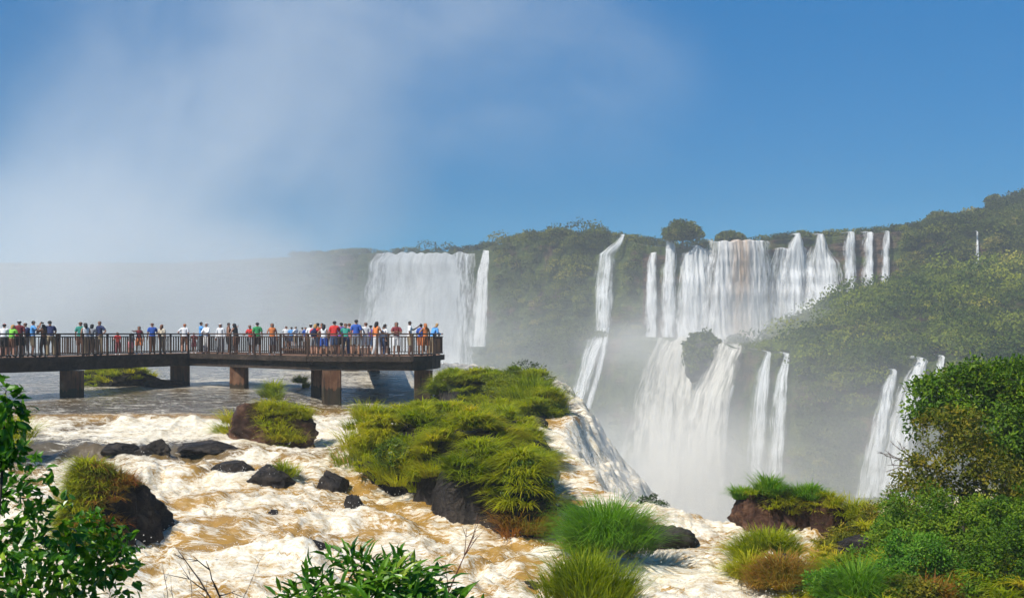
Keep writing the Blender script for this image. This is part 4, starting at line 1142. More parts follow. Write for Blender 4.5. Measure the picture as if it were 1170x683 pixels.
# ---- leaves close to the viewer
lnear = leaf_mat('near_leaves', [(0, (.015, .07, .005)), (.4, (.05, .17, .008)), (.75, (.13, .30, .012)), (1, (.36, .50, .04))], .4, .32, .4)
lmid = leaf_mat('shrub_leaves', [(0, (.015, .075, .006)), (.4, (.055, .18, .010)), (.75, (.15, .31, .018)), (1, (.38, .46, .05))], .35, .28, .45)
plant('shrub', 'leafy shrub close by in the bottom left corner', 'shrub', (-2.75, 5.2, -1.95),
      [B(45, 625, 5.0, 62, 60), B(100, 655, 5.2, 62, 44), B(8, 560, 4.9, 34, 60), B(0, 660, 4.7, 70, 60), B(120, 625, 5.3, 26, 18)],
      112, 12, .062, .034, lnear, barkd, .016, .085, fine=True, up=.5, shell=.25, part='foliage')
plant('sapling', 'thin upright sapling with hanging leaves at the left edge', 'sapling', (-2.42, 4.6, -1.9),
      [B(8, 470, 4.7, 15, 34), B(4, 520, 4.7, 14, 34), B(15, 455, 4.7, 9, 16), B(0, 440, 4.7, 8, 8)],
      24, 9, .06, .034, lnear, barkd, .010, .06, fine=True, up=.2, shell=.3, part='foliage', stems=[P(-4, 620, 4.6), P(3, 530, 4.7), P(6, 450, 4.7)], droop=.5)
plant('sapling', 'slim leafy stalks rising over the corner shrub before the pyramid rock', 'sapling', P(95, 720, 5.4),
      [B(80, 590, 5.3, 10, 30), B(118, 605, 5.4, 24, 20), B(150, 632, 5.4, 16, 10)],
      20, 8, .05, .026, lnear, barkd, .007, .06, fine=True, up=.6, shell=.3, part='foliage')
e = plant('shrub', 'low shrub of long pointed leaves at the bottom edge left of centre', 'shrub', (-.72, 4.6, -1.95),
      [B(395, 668, 4.7, 60, 30), B(470, 670, 4.7, 60, 34), B(430, 640, 4.7, 34, 18), B(340, 680, 4.7, 30, 16), B(440, 700, 4.7, 120, 30), B(520, 690, 4.7, 26, 16)],
      120, 12, .092, .024, lmid, barkd, .012, .07, fine=True, up=.9, shell=.2, part='foliage', droop=-.3)
twigs('thin dark twig slanting up from the bottom left', P(268, 720, 6), [P(205, 628, 6.1), P(232, 645, 5.9)], .008, 8, barkd, 'twig', 'bare_twig', 3)
twigs('fine curved dry stem standing left of the long leaved shrub', P(262, 720, 6), [P(296, 640, 6)], .003, 12, dead, 'twig', 'bare_twig', 2)
twigs('reddish dry twig leaning over the foam above the long leaved shrub', P(500, 700, 5.2), [P(549, 598, 5.3)], .005, 9, simple_mat('red_twig', (.14, .05, .03)), 'twig', 'bare_twig', 4)
for i, (px, h) in enumerate([(195, 655), (215, 648), (187, 640)]):
    twigs(['short bare stalk by the corner shrub', 'middle bare stalk of three by the corner shrub', 'tallest bare stalk next to the corner shrub'][i], P(px+8, 720, 5.5), [P(px, h, 5.5)], .003, 20+i, dead, 'twig', 'bare_twig', 2)

# ================================================================== the walkway on its piers
DZ = -1.12
steel = simple_mat('rail_steel', (.055, .028, .016), .55, .35, 4, metallic=.0)
def pier_mat():
    m, nt = newmat('pier_concrete'); N = NT(nt); p = N.pos()
    n1 = N.noise(p, 1.2, 6, .65); n2 = N.noise(N.mapping(p, (5, 5, .5)), 1.0, 5, .7)
    c = N.ramp(n1, [(.3, (.07, .03, .016)), (.5, (.16, .07, .032)), (.7, (.26, .14, .075))])
    c = N.mix(N.ramp(n2, [(.48, 0.0), (.62, .8)]), c, (.03, .022, .016))
    z = N.n('ShaderNodeSeparateXYZ', i_0=p).outputs[2]
    k = N.math('GREATER_THAN', N.math('ADD', N.math('MULTIPLY', z, -1.0), N.math('MULTIPLY', n2, .9)), 3.1)
    c = N.mix(N.math('MULTIPLY', k, .8), c, (.02, .022, .012))
    N.out(N.pbr(c, .75, .25, N.bump(N.math('ADD', n1, n2), .5, .05))); return m
rustc = pier_mat()
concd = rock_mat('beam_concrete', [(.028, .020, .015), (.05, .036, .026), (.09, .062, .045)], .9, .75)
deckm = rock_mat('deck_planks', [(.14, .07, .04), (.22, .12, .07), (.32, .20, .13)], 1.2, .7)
def G(px, Y): return np.array([(px-CX)/F*Y, Y])
FRONT = [G(-70, 47), G(66, 51.5), G(150, 57), G(215, 60.5), G(262, 58), G(351, 53.2), G(472, 52.2), G(497, 54.2), G(507, 57)]
BACK = [G(-70, 51), G(66, 55.5), G(150, 61.5), G(236, 65.5), G(351, 60), G(408, 60), G(408, 82), G(322, 82), G(322, 87), G(446, 87), G(446, 60), G(500, 61.5)]
OUT = FRONT + BACK[::-1]
walk = empty('walkway', (FRONT[4][0], FRONT[4][1], -3.0))
tag(walk, 'long brown viewing walkway with railings standing on piers in the river', 'walkway')


def prism(poly, z0, z1):
    import bmesh
    bm = bmesh.new(); vs = [bm.verts.new((p[0], p[1], z0)) for p in poly]; f = bm.faces.new(vs); bm.normal_update()
    bmesh.ops.triangulate(bm, faces=[f]); V = [v.co[:] for v in bm.verts]; T = [[v.index for v in f.verts] for f in bm.faces]; bm.free()
    n = len(poly); V = np.array(V + [(p[0], p[1], z1) for p in poly]); T = np.array(T)
    Q = [[i, (i+1) % n, (i+1) % n+n, i+n] for i in range(n)]
    return V, np.array(Q), np.concatenate([T[:, ::-1], T+n])


def inset(poly, d):
    n = len(poly); out = []
    for i in range(n):
        a, b, c = np.array(poly[i-1]), np.array(poly[i]), np.array(poly[(i+1) % n])
        e1 = (b-a)/np.linalg.norm(b-a); e2 = (c-b)/np.linalg.norm(c-b)
        n1 = np.array([-e1[1], e1[0]]); n2 = np.array([-e2[1], e2[0]]); m = n1+n2; m /= np.linalg.norm(m)
        out.append(b + m*d/max(.4, m@n1))
    return out


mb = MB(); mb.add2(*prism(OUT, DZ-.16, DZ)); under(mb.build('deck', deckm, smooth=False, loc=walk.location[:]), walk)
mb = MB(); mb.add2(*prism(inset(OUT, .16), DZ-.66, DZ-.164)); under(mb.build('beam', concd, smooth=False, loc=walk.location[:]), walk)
mb = MB()
for a, b in zip(FRONT[:-1], FRONT[1:]): mb.beam((*(a+(0, -.03)), DZ-.10), (*(b+(0, -.03)), DZ-.10), .10, .26)
under(mb.build('edge_trim', concd, smooth=False, loc=walk.location[:]), walk)


def pier(px, Y, wpx, py, dpth=1.0, rz=0.0, mat=None):
    w = wpx/F*Y; x = (px-CX)/F*Y; z0 = -(py-HY)/F*Y - 1.2; z1 = DZ-.664
    mb = MB(); n = 7
    xs = [-w/2, w/2]; d = w*dpth
    rows = []
    for z in np.linspace(z0, z1, n):
        b = .06
        ring = [(-w/2+b, -d/2), (w/2-b, -d/2), (w/2, -d/2+b), (w/2, d/2-b), (w/2-b, d/2), (-w/2+b, d/2), (-w/2, d/2-b), (-w/2, -d/2+b)]
        c, s = math.cos(rz), math.sin(rz)
        rows.append([(x+p*c-q*s, Y+d/2+p*s+q*c, z) for p, q in ring])
    V = np.array(rows).reshape(-1, 3); Q = []
    for i in range(n-1):
        for k in range(8): a, b = i*8+k, i*8+(k+1) % 8; Q.append([a, b, b+8, a+8])
    mb.add2(V, Q, [])
    under(mb.build('pier', mat or rustc, smooth=False, loc=(x, Y+d/2, z0)), walk)


for a in [(78, 52, 21, 458), (203, 60.8, 18, 443), (271, 58.2, 18, 444), (361, 55.5, 12, 460), (377, 52.9, 21, 468, 1.0, .25), (483, 52.9, 20, 465), (426, 80, 13, 428), (401, 86, 16, 424), (-45, 49, 20, 462)]:
    pier(*a)


def railing(path, near, sp=2.1, zt=-.02, only=None):
    """panels between posts along a path"""
    for a, b in zip(path[:-1], path[1:]):
        a = np.asarray(a, float); b = np.asarray(b, float); L = np.linalg.norm(b-a); n = max(1, round(L/sp)); d = (b-a)/L
        for i in range(n):
            p = a+(b-a)*i/n; q = a+(b-a)*(i+1)/n
            mb = MB(); g = .05
            p3 = np.array([*(p+d*g), 0]); q3 = np.array([*(q-d*g), 0]); Lp = L/n-2*g
            for z, h in ((zt, .07), (zt-.14, .035), (DZ+.12, .05)): mb.beam(p3+(0, 0, z), q3+(0, 0, z), .06, h)
            m = max(3, int(Lp/.165))
            for k in range(1, m):
                c = p3+(q3-p3)*k/m; mb.box((c[0], c[1], (zt-.14+DZ+.12)/2), (.026, .04, zt-.14-DZ-.13), math.atan2(d[1], d[0]))
            under(mb.build('railing_panel', steel, smooth=False, loc=(*((p+q)/2), DZ)), walk)
            mb = MB(); mb.box((p[0], p[1], (DZ+zt+.03)/2), (.09, .09, zt+.03-DZ), math.atan2(d[1], d[0]))
            if near: mb.box((p[0], p[1], DZ-.12), (.14, .14, .16), math.atan2(d[1], d[0]))
            under(mb.build('railing_post', steel, smooth=False, loc=(p[0], p[1], DZ)), walk)


fr = inset(OUT, .06)[:len(FRONT)]; bk = inset(OUT, .12)[len(FRONT):][::-1]
railing(fr, True); railing(bk, False, 2.6); railing([bk[-1], fr[-1]], False, 2.6)

# ================================================================== people
POSES = {}
def seg(a, b): return (np.array(a, float), np.array(b, float))
def make_pose(pname, arms=('down', 'down'), lean=0.0, stance=.10, sit=0.0, headturn=0.0, step=0.0):
    import bmesh
    J = {}; R = {}
    def j(n, p, r, par=None):
        p = np.array(p, float); z = p[2]
        if z > .95: p[1] += lean*(z-.95)                 # lean forward from the hips
        J[n] = p; R[n] = (r, par)
    j('pelvis', (0, 0, .95), .125); j('waist', (0, .0, 1.10), .112, 'pelvis'); j('chest', (0, .005, 1.28), .128, 'waist')
    j('neck', (0, -.005, 1.44), .058, 'chest'); j('jaw', (0, .015, 1.515), .060, 'neck'); j('head', (0, .015, 1.59), .086, 'jaw'); j('crownp', (0, .0, 1.655), .066, 'head')
    for s, sd in ((-1, 'l'), (1, 'r')):
        a = arms[0 if s < 0 else 1]
        j('sho'+sd, (s*.165, 0, 1.385), .060, 'chest')
        E, W_, H_ = {'down': ((s*.225, -.03, 1.12), (s*.235, .04, .88), (s*.235, .07, .80)),
                     'rail': ((s*.25, .10, 1.16), (s*.22, .33, 1.10), (s*.21, .41, 1.10)),
                     'camera': ((s*.27, .16, 1.22), (s*.12, .30, 1.46), (s*.06, .31, 1.53)),
                     'phone': ((s*.24, .18, 1.24), (s*.12, .42, 1.40), (s*.07, .47, 1.46)),
                     'hip': ((s*.36, -.06, 1.18), (s*.22, .06, 1.02), (s*.15, .10, 1.0)),
                     'point': ((s*.30, .18, 1.36), (s*.36, .42, 1.40), (s*.38, .50, 1.41)),
                     'cross': ((s*.24, .12, 1.16), (s*.04, .22, 1.20), (-s*.05, .22, 1.21)),
                     'up': ((s*.30, .06, 1.55), (s*.20, .10, 1.80), (s*.17, .12, 1.87))}[a]
        j('elb'+sd, E, .041, 'sho'+sd); j('wri'+sd, W_, .029, 'elb'+sd); j('han'+sd, H_, .034, 'wri'+sd)
        f = step*(1 if s > 0 else -1)
        j('hip'+sd, (s*.085, 0, .90), .092, 'pelvis'); j('kne'+sd, (s*(stance+.01), .03+f*.5, .49), .060, 'hip'+sd)
        j('ank'+sd, (s*(stance+.02), -.01+f, .09), .040, 'kne'+sd); j('toe'+sd, (s*(stance+.05), .15+f, .035), .036, 'ank'+sd)
    names = list(J); me = bpy.data.meshes.new('tmp')
    me.from_pydata([J[n].tolist() for n in names], [(names.index(R[n][1]), i) for i, n in enumerate(names) if R[n][1]], [])
    ob = bpy.data.objects.new('tmp', me); COL.objects.link(ob)
    bm = bmesh.new(); bm.from_mesh(me); ly = bm.verts.layers.skin.verify()
    for i, v in enumerate(bm.verts): r = R[names[i]][0]; v[ly].radius = (r, r*.86 if names[i] in ('pelvis', 'waist', 'chest') else r); v[ly].use_root = names[i] == 'pelvis'
    bm.to_mesh(me); bm.free()
    ob.modifiers.new('s', 'SKIN').use_smooth_shade = True
    sb = ob.modifiers.new('b', 'SUBSURF'); sb.levels = 2; sb.render_levels = 2
    dg = bpy.context.evaluated_depsgraph_get(); ev = ob.evaluated_get(dg); m2 = ev.to_mesh()
    V = np.array([v.co[:] for v in m2.vertices]); Fs = [list(p.vertices) for p in m2.polygons]; ev.to_mesh_clear()
    bpy.data.objects.remove(ob); bpy.data.meshes.remove(me)
    Q = np.array([f for f in Fs if len(f) == 4]); T = np.array([f for f in Fs if len(f) == 3]).reshape(-1, 3)
    Nn = vnormals(V, Q, T)
    # bone labels
    bones = [(n, R[n][1]) for n in names if R[n][1]]
    best = np.full(len(V), 1e9); lab = np.zeros(len(V), int)
    for k, (n, p) in enumerate(bones):
        a, b = J[p], J[n]; e = b-a; t = np.clip((V-a)@e/(e@e), 0, 1); d = np.linalg.norm(V-a-t[:, None]*e, axis=1)/((R[n][0]+R[p][0])/2)
        m = d < best; best[m] = d[m]; lab[m] = k
    names_b = np.array([b[0] for b in bones])[lab]
    # fingers, nose, ears, eyes in the same mesh
    mb = MB(); mb.add2(V, Q, T)
    for s, sd in ((-1, 'l'), (1, 'r')):
        w, h = J['wri'+sd], J['han'+sd]; d = (h-w)/np.linalg.norm(h-w); sdv = np.cross(d, [0, 0, 1.0] if abs(d[2]) < .8 else [1.0, 0, 0]); sdv /= np.linalg.norm(sdv); cu = np.cross(d, sdv)*s
        for k, L in enumerate((.058, .068, .064, .05)):
            q = h + sdv*(k-1.5)*.016 + d*.01; mb.tube([q, q+d*L*.55, q+d*L*.9-cu*L*.25], [.0085, .0078, .006], 5)
        q = h-d*.02+sdv*.028*s; mb.tube([q, q+sdv*.02*s+d*.02, q+sdv*.024*s+d*.05], [.010, .009, .007], 5)
    hd = J['head']
    mb.tube([hd+(0, .078, .012), hd+(0, .098, -.02), hd+(0, .082, -.032)], [.009, .013, .008], 6)
    for s in (-1, 1): mb.tube([hd+(s*.080, -.005, .02), hd+(s*.090, -.008, 0), hd+(s*.080, 0, -.03)], [.010, .016, .008], 6)
    nskin = sum(len(q) for q in mb.Q)+0
    eye0 = MB()
    for s in (-1, 1): eye0.tube([hd+(s*.03, .070, .008), hd+(s*.03, .0815, .008)], [.011, .008], 6)
    mb2 = MB(); mb2.V = mb.V+eye0.V; off = mb.n
    mb2.Q = mb.Q+[q+off for q in eye0.Q]; mb2.T = mb.T+[t+off for t in eye0.T]; 
    VV = np.concatenate(mb2.V); QQ = np.concatenate(mb2.Q); TT_ = np.concatenate(mb2.T)
    mi = np.concatenate([(QQ[:, 0] >= off).astype(int), (TT_[:, 0] >= off).astype(int)])
    body = mk('person_src', VV, [QQ, TT_], [None, None], None, True, mi=mi); bm_ = body.data; bpy.data.objects.remove(body)
    POSES[pname] = dict(V=V, Q=Q, T=T, N=Nn, lab=names_b, J=J, body=bm_, clothes={})


def vnormals(V, Q, T):
    N_ = np.zeros_like(V)
    for Fc in (Q, T):
        if len(Fc):
            n = np.cross(V[Fc[:, 1]]-V[Fc[:, 0]], V[Fc[:, 2]]-V[Fc[:, 0]])
            for k in range(Fc.shape[1]): np.add.at(N_, Fc[:, k], n)
    return N_/(np.linalg.norm(N_, axis=1)[:, None]+1e-9)


def garment(pn, kind):
    p = POSES[pn]
    if kind in p['clothes']: return p['clothes'][kind]
    V, N_, lab, J = p['V'], p['N'], p['lab'], p['J']; z = V[:, 2]
    tors = np.isin(lab, ['waist', 'chest', 'shol', 'shor', 'neck', 'hipl', 'hipr'])
    ua = np.isin(lab, ['elbl', 'elbr']); fa = np.isin(lab, ['wril', 'wrir'])
    zl = lambda n: np.minimum(9, J[n][2])
    off = .014
    if kind in ('t_shirt', 'tank_top', 'long_shirt'):
        m = tors & (z > .93) & (z < 1.455)
        if kind == 't_shirt':
            for s in 'lr':
                a, b = J['sho'+s], J['elb'+s]; t = (V-a)@(b-a)/((b-a)@(b-a)); m |= (lab == 'elb'+s) & (t < .75)
        if kind == 'long_shirt': m |= ua | fa
        if kind == 'tank_top': m &= ~((np.abs(V[:, 0]) > .15) & (z > 1.3))
        off = .020
    elif kind == 'shorts': m = np.isin(lab, ['waist', 'hipl', 'hipr', 'knel', 'kner']) & (z < 1.0) & (z > .52); off = .024
    elif kind == 'trousers': m = (np.isin(lab, ['waist', 'hipl', 'hipr', 'knel', 'kner', 'ankl', 'ankr'])) & (z < 1.0) & (z > .10); off = .022
    elif kind in ('shoel', 'shoer'): m = np.isin(lab, ['toe'+kind[-1], 'ank'+kind[-1]]) & (z < .10); off = .010
    elif kind in ('short_hair', 'long_hair', 'cap', 'hood'):
        h = J['head']; m = np.isin(lab, ['jaw', 'head', 'crownp', 'neck'])
        rel = V-h
        if kind == 'short_hair': m &= (rel[:, 2] > .045-1.15*np.clip(.045-rel[:, 1], 0, .12)); off = .014
        if kind == 'long_hair': m &= ((rel[:, 2] > .05) | (rel[:, 1] < .02)) & (rel[:, 2] > -.16); off = .022
        if kind == 'cap': m &= (rel[:, 2] > .035); off = .016
        if kind == 'hood': m &= ((rel[:, 2] > .04) | (rel[:, 1] < .035)); off = .03
    V2 = V+N_*off
    if kind == 'shorts': V2[:, :2] += N_[:, :2]*.012
    Fs = []
    for Fc in (p['Q'], p['T']):
        if len(Fc): Fs.append(Fc[m[Fc].all(1)])
    VV = V2
    if kind == 'cap':
        h = J['head']; th = np.linspace(-1.0, 1.0, 9); mb = MB()
        a = np.stack([np.sin(th)*.095, .02+np.cos(th)*.075, np.full(9, .045)], 1)+h; b = np.stack([np.sin(th)*.085, .02+np.cos(th)*.155, np.full(9, .030)], 1)+h
        n0 = len(V2); VV = np.concatenate([V2, a, b, a-(0, 0, .008), b-(0, 0, .008)]); q = []
        for i in range(8): q += [[n0+i, n0+i+1, n0+9+i+1, n0+9+i], [n0+18+i, n0+27+i, n0+27+i+1, n0+18+i+1], [n0+9+i, n0+10+i, n0+28+i, n0+27+i]]
        Fs[0] = np.concatenate([Fs[0], np.array(q)])
    if kind in ('long_hair',):                            # hair falling on the shoulders
        h = J['head']; mb = MB(); mb.tube([h+(0, -.04, .04), h+(0, -.075, -.06), h+(0, -.085, -.17), h+(0, -.075, -.26)], [.075, .085, .075, .03], 9)
        VV = np.concatenate([V2, *mb.V]); Fs = [np.concatenate([Fs[0], *[q+len(V2) for q in mb.Q]])] + [np.concatenate([*([Fs[1]] if len(Fs) > 1 else []), *[t+len(V2) for t in mb.T]])]
    used = np.zeros(len(VV), bool)
    for f in Fs: used[f.ravel()] = True
    rm = np.cumsum(used)-1
    o = mk('g', VV[used], [rm[f] for f in Fs if len(f)], None, None, True); me = o.data; bpy.data.objects.remove(o)
    if kind in ('skirt',): pass
    p['clothes'][kind] = me; return me


make_pose('stand'); make_pose('rail', ('rail', 'rail'), .22); make_pose('camera', ('camera', 'camera'), .05, .12); make_pose('phone', ('phone', 'down'), .0, .11)
make_pose('hip', ('hip', 'down'), 0, .13); make_pose('walk', ('down', 'rail'), .05, .08, step=.13); make_pose('cross', ('cross', 'cross'), -.03, .09)
make_pose('point', ('down', 'point'), .03, .11); make_pose('lean', ('rail', 'rail'), .55, .12)

_cm = {}
PAL = dict(white=(.78, .78, .78), black=(.02, .02, .022), red=(.62, .03, .025), blue=(.03, .10, .42), navy=(.015, .025, .09), lime=(.22, .60, .06), green=(.03, .28, .09), teal=(.03, .26, .20), brown=(.16, .07, .04),
           orange=(.75, .22, .06), grey=(.25, .26, .28), khaki=(.32, .25, .15), pink=(.7, .25, .28), denim=(.06, .10, .20), sky=(.10, .33, .70), maroon=(.22, .03, .04), yellow=(.7, .5, .06), blond=(.42, .24, .08), ginger=(.40, .13, .04), cream=(.6, .52, .40), purple=(.18, .08, .38))
def cm(nm):
    if nm not in _cm: _cm[nm] = simple_mat(nm+'_cloth', PAL[nm], .8, .18, 30)
    return _cm[nm]
skins = [simple_mat('skin_fair', (.52, .28, .19), .5, .08, 20), simple_mat('skin_tan', (.36, .18, .11), .5, .08, 20), simple_mat('skin_dark', (.16, .08, .05), .5, .08, 20)]
eyem = simple_mat('eye_dark', (.01, .008, .006), .2, .1)


def kid(me, name, mats, parent):
    o = bpy.data.objects.new(name, me); COL.objects.link(o); o.parent = parent
    while len(me.materials) < len(mats): me.materials.append(None)
    for i, m in enumerate(mats): o.material_slots[i].link = 'OBJECT'; o.material_slots[i].material = m
    return o


def person(label, px, Y, pose, face, top, bot, hair, h=1.7, skin=0, ttype='t_shirt', btype='shorts', htype='short_hair', extra=None):
    """face: degrees, 0 looks away up the river, 180 at us, 90 to the left"""
    p = POSES[pose]; me = p['body']
    while len(me.materials) < 2: me.materials.append(None)
    o = bpy.data.objects.new('person', me); COL.objects.link(o)
    for i, m in enumerate((skins[skin], eyem)): o.material_slots[i].link = 'OBJECT'; o.material_slots[i].material = m
    o.location = ((px-CX)/F*Y, Y, DZ+.003); o.rotation_euler = (0, 0, math.radians(face)); s = h/1.72
    o.scale = (s*1.02, s, s)
    tag(o, label, 'person', 'visitors on the walkway')
    kid(garment(pose, ttype), ttype, [cm(top)], o)
    kid(garment(pose, btype), btype, [cm(bot)], o); sc_ = cm('white' if random.random() < .3 else 'black')
    for sd in 'lr': kid(garment(pose, 'shoe'+sd), 'shoe', [sc_], o)
    kid(garment(pose, htype), {'short_hair': 'hair', 'long_hair': 'hair'}.get(htype, htype), [cm(hair)], o)
    if htype == 'cap': kid(garment(pose, 'short_hair'), 'hair', [cm('black')], o)
    if extra == 'pack':
        b = MB(); prof_ = [(-.05, 0), (0, .12), (.10, .15), (.28, .14), (.38, .06)]
        V, Fc = boulder(77, 3, 6, .02); V = V*np.array([.16, .11, .24]) + np.array([0, -.22, 1.22])
        me2 = mk('backpack', V, Fc, cm('navy'), None, True); me2.parent = o; me2.location = (0, 0, 0)
    if extra in ('camera', 'phone'):
        hd = (POSES[pose]['J']['hanl']+POSES[pose]['J']['hanr'])/2 if extra == 'camera' else POSES[pose]['J']['hanl']
        mb = MB()
        if extra == 'camera': mb.box((0, 0, 0), (.13, .06, .09)); mb.tube([(0, .03, 0), (0, .10, 0)], [.036, .034], 10); mb.box((0, -.005, .055), (.05, .045, .025))
        else: mb.box((0, 0, .02), (.07, .010, .14)); mb.box((-.02, .006, .06), (.02, .006, .02))
        k = mb.build('camera' if extra == 'camera' else 'phone', cm('black'), None, False)
        v = Vector(hd + np.array([0, .05, .03])) * s; v.rotate(o.rotation_euler); k.location = o.location+v; k.rotation_euler = o.rotation_euler
        tag(k, 'black %s held up by the %s' % (k.name.split('.')[0], label), 'camera' if extra == 'camera' else 'phone')
        k['label'] = ' '.join(k['label'].split()[:16])
    return o


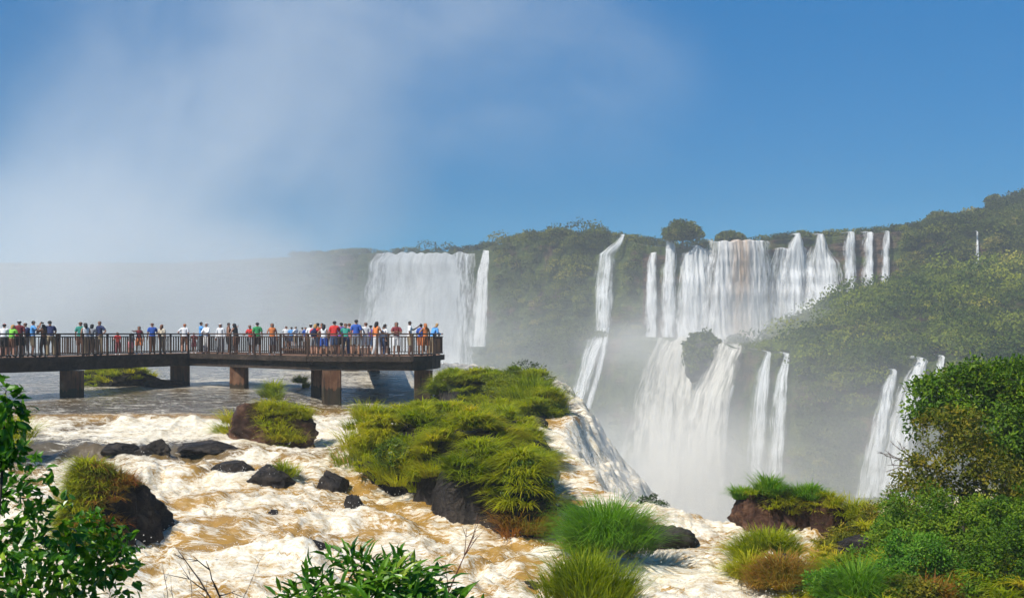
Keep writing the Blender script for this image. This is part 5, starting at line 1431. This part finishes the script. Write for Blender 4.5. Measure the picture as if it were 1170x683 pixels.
L_ = [
 # label, px, Y, pose, face, top, bottom, hair
 ('visitor in red cap and white shirt at the left edge', 4, 50.5, 'rail', 10, 'white', 'black', 'red', 1.62, 1, 't_shirt', 'shorts', 'cap'),
 ('blond visitor in lime green shirt near the left edge', 13, 50.6, 'rail', -10, 'lime', 'brown', 'blond', 1.58, 0, 't_shirt', 'shorts', 'long_hair'),
 ('tall visitor in white cap and maroon shirt', 22, 51.2, 'stand', 20, 'maroon', 'black', 'white', 1.78, 1, 't_shirt', 'shorts', 'cap'),
 ('visitor in white shirt between maroon and blue shirts', 29, 52, 'stand', 40, 'white', 'grey', 'brown', 1.68, 1, 't_shirt', 'trousers', 'short_hair', 'pack'),
 ('dark haired visitor in blue shirt raising a camera, left group', 37, 51.6, 'camera', -60, 'sky', 'khaki', 'black', 1.78, 1, 't_shirt', 'shorts', 'short_hair', 'camera'),
 ('visitor in brown top bending to take a picture', 50, 51.9, 'camera', 60, 'brown', 'black', 'black', 1.60, 1, 't_shirt', 'trousers', 'long_hair', 'camera'),
 ('visitor in navy shirt and khaki trousers leaning on the rail', 58, 51.9, 'lean', 30, 'navy', 'khaki', 'black', 1.78, 1, 't_shirt', 'trousers'),
 ('visitor in teal shirt at the left of the second group', 92, 55.5, 'stand', 10, 'teal', 'brown', 'brown', 1.76, 1),
 ('visitor in white top with black hair, second group', 98, 54.6, 'walk', 40, 'white', 'khaki', 'black', 1.70, 1, 'tank_top', 'trousers', 'long_hair'),
 ('visitor in dark grey top beside the white top, second group', 104, 55, 'rail', 0, 'grey', 'black', 'black', 1.64, 2, 't_shirt', 'trousers', 'long_hair'),
 ('tall visitor in navy shirt and tan trousers, second group', 114, 55.2, 'hip', 150, 'navy', 'khaki', 'black', 1.80, 1, 't_shirt', 'trousers'),
 ('child in red top behind the rail', 135, 57.2, 'rail', 180, 'red', 'maroon', 'black', 1.22, 1, 't_shirt', 'trousers', 'long_hair'),
 ('child in grey top right of the child in red', 149, 57.9, 'rail', 0, 'grey', 'pink', 'black', 1.18, 1),
 ('bare shouldered visitor in dark top right of the two children', 159, 58.4, 'point', 200, 'maroon', 'orange', 'black', 1.55, 1, 'tank_top', 'shorts', 'long_hair'),
 ('visitor in blue shirt and brown shorts, alone by the rail', 174, 59.4, 'walk', 20, 'blue', 'brown', 'brown', 1.74, 1, 't_shirt', 'trousers'),
 ('visitor in cream top right of the blue shirt', 185, 60, 'stand', -20, 'cream', 'khaki', 'brown', 1.66, 1, 't_shirt', 'trousers', 'long_hair'),
 ('ginger haired visitor in white shirt and brown shorts', 211, 61.6, 'hip', 0, 'white', 'brown', 'ginger', 1.72, 0),
 ('child in maroon beside the ginger haired visitor', 222, 61.6, 'rail', 180, 'maroon', 'maroon', 'brown', 1.2, 1),
 ('visitor in sky blue shirt talking left of the hooded pair', 230, 61.2, 'cross', -60, 'sky', 'black', 'black', 1.82, 1, 't_shirt', 'trousers'),
 ('visitor in white rain hood, left of the hooded pair', 236, 60.6, 'cross', 150, 'white', 'white', 'white', 1.74, 1, 'long_shirt', 'trousers', 'hood'),
 ('visitor in white rain hood, right of the hooded pair', 252, 59.9, 'stand', 170, 'white', 'grey', 'white', 1.70, 1, 'long_shirt', 'trousers', 'hood'),
 ('bare armed visitor in brown top right of the hooded pair', 261, 59.2, 'phone', -70, 'brown', 'black', 'black', 1.76, 1, 'tank_top', 'shorts', 'short_hair', 'phone'),
 ('dark haired visitor in black top looking down', 270, 58.9, 'rail', 70, 'black', 'brown', 'black', 1.72, 1, 'tank_top', 'shorts', 'long_hair'),
 ('visitor in red top left of the green shirt', 287, 58.4, 'rail', 160, 'red', 'grey', 'black', 1.62, 1),
 ('visitor in bright green shirt and black shorts', 294, 57.8, 'stand', 10, 'green', 'black', 'black', 1.76, 1),
 ('long haired visitor in orange top alone by the rail', 311, 57, 'walk', 190, 'orange', 'grey', 'black', 1.70, 1, 'tank_top', 'shorts', 'long_hair'),
 ('distant visitor in white left of the far rail group', 327, 84.5, 'camera', 10, 'white', 'grey', 'brown', 1.74, 1),
 ('distant visitor in pale blue at the far rail', 333, 84.5, 'stand', 0, 'sky', 'denim', 'black', 1.68, 1),
 ('distant visitor in cream hat in the far rail group', 338, 84, 'cross', 60, 'white', 'khaki', 'cream', 1.72, 1, 't_shirt', 'shorts', 'cap'),
 ('distant visitor in grey at the right of the far rail group', 345, 85, 'rail', 0, 'grey', 'black', 'black', 1.66, 1),
 ('small distant visitor in blue left of the crowd', 349, 84, 'stand', 200, 'blue', 'white', 'brown', 1.66, 1),
 ('visitor in white cap and blue shirt at the left of the crowd', 355, 56.5, 'stand', 0, 'white', 'khaki', 'white', 1.66, 1, 't_shirt', 'shorts', 'cap'),
 ('visitor in red shirt with blue backpack in the crowd', 359, 54.6, 'lean', 0, 'red', 'grey', 'blond', 1.64, 0, 't_shirt', 'shorts', 'long_hair', 'pack'),
 ('visitor in orange top behind the backpack', 363, 56, 'stand', 30, 'orange', 'brown', 'black', 1.72, 1, 'tank_top'),
 ('visitor in white top and blue shorts in the crowd', 370, 54.4, 'hip', -10, 'white', 'blue', 'black', 1.62, 1, 'tank_top', 'shorts', 'long_hair'),
 ('visitor in maroon behind the white top', 368, 57, 'stand', 100, 'maroon', 'black', 'black', 1.72, 1),
 ('tall visitor in bright red shirt and denim shorts', 382, 54.4, 'walk', 0, 'red', 'denim', 'black', 1.80, 1),
 ('visitor in purple shirt just right of the red shirt', 390, 56.4, 'stand', 20, 'purple', 'black', 'black', 1.74, 1),
 ('visitor in teal shirt half hidden by the broad blue shirt', 395, 55, 'lean', 10, 'teal', 'denim', 'brown', 1.68, 1, 't_shirt', 'trousers'),
 ('visitor in pink top left of the broad blue shirt', 399, 56, 'stand', 0, 'pink', 'khaki', 'brown', 1.70, 0),
 ('broad visitor in blue shirt and grey shorts, tallest of the crowd', 407, 54, 'stand', 0, 'blue', 'grey', 'black', 1.86, 1),
 ('visitor in white shirt and shorts right of the blue shirt', 418, 54.4, 'hip', 20, 'white', 'white', 'brown', 1.72, 0),
 ('visitor in purple top behind the white shirt and shorts', 423, 56.5, 'rail', 0, 'purple', 'denim', 'black', 1.6, 1),
 ('dark haired visitor in orange top and white trousers', 430, 54, 'walk', -40, 'orange', 'white', 'black', 1.76, 1, 'tank_top', 'trousers', 'long_hair'),
 ('visitor in white top with denim trousers by the rail', 436, 54.2, 'lean', -20, 'white', 'denim', 'black', 1.62, 1, 't_shirt', 'trousers'),
 ('black haired visitor in grey top behind the rail post', 440, 56, 'stand', -90, 'grey', 'black', 'black', 1.66, 1),
 ('visitor in maroon and white leaning back on the rail', 453, 53.6, 'cross', 190, 'maroon', 'white', 'black', 1.72, 1, 't_shirt', 'shorts', 'long_hair'),
 ('boy in white shirt holding out a phone near the platform end', 468, 53.5, 'phone', -80, 'white', 'khaki', 'black', 1.78, 2, 't_shirt', 'shorts', 'short_hair', 'phone'),
 ('visitor in blue shirt at the end of the platform', 481, 55, 'stand', -20, 'blue', 'orange', 'black', 1.66, 1),
 ('ginger haired visitor in orange dress colours at the platform end', 486, 54.6, 'hip', 30, 'orange', 'orange', 'ginger', 1.68, 1, 'tank_top', 'shorts', 'long_hair'),
 ('visitor in pale blue shirt leaning over the end rail', 493, 56, 'lean', -50, 'sky', 'khaki', 'blond', 1.70, 0, 'long_shirt', 'trousers'),
 ('distant visitor in white at the back of the platform', 416, 78, 'camera', 0, 'white', 'grey', 'black', 1.7, 1),
 ('distant visitor in red at the back of the platform', 379, 84.5, 'stand', 10, 'red', 'grey', 'black', 1.7, 1),
 ('distant visitor in yellow at the back of the platform', 438, 76, 'rail', 0, 'yellow', 'denim', 'black', 1.66, 1),
]
for a in L_: person(*a)
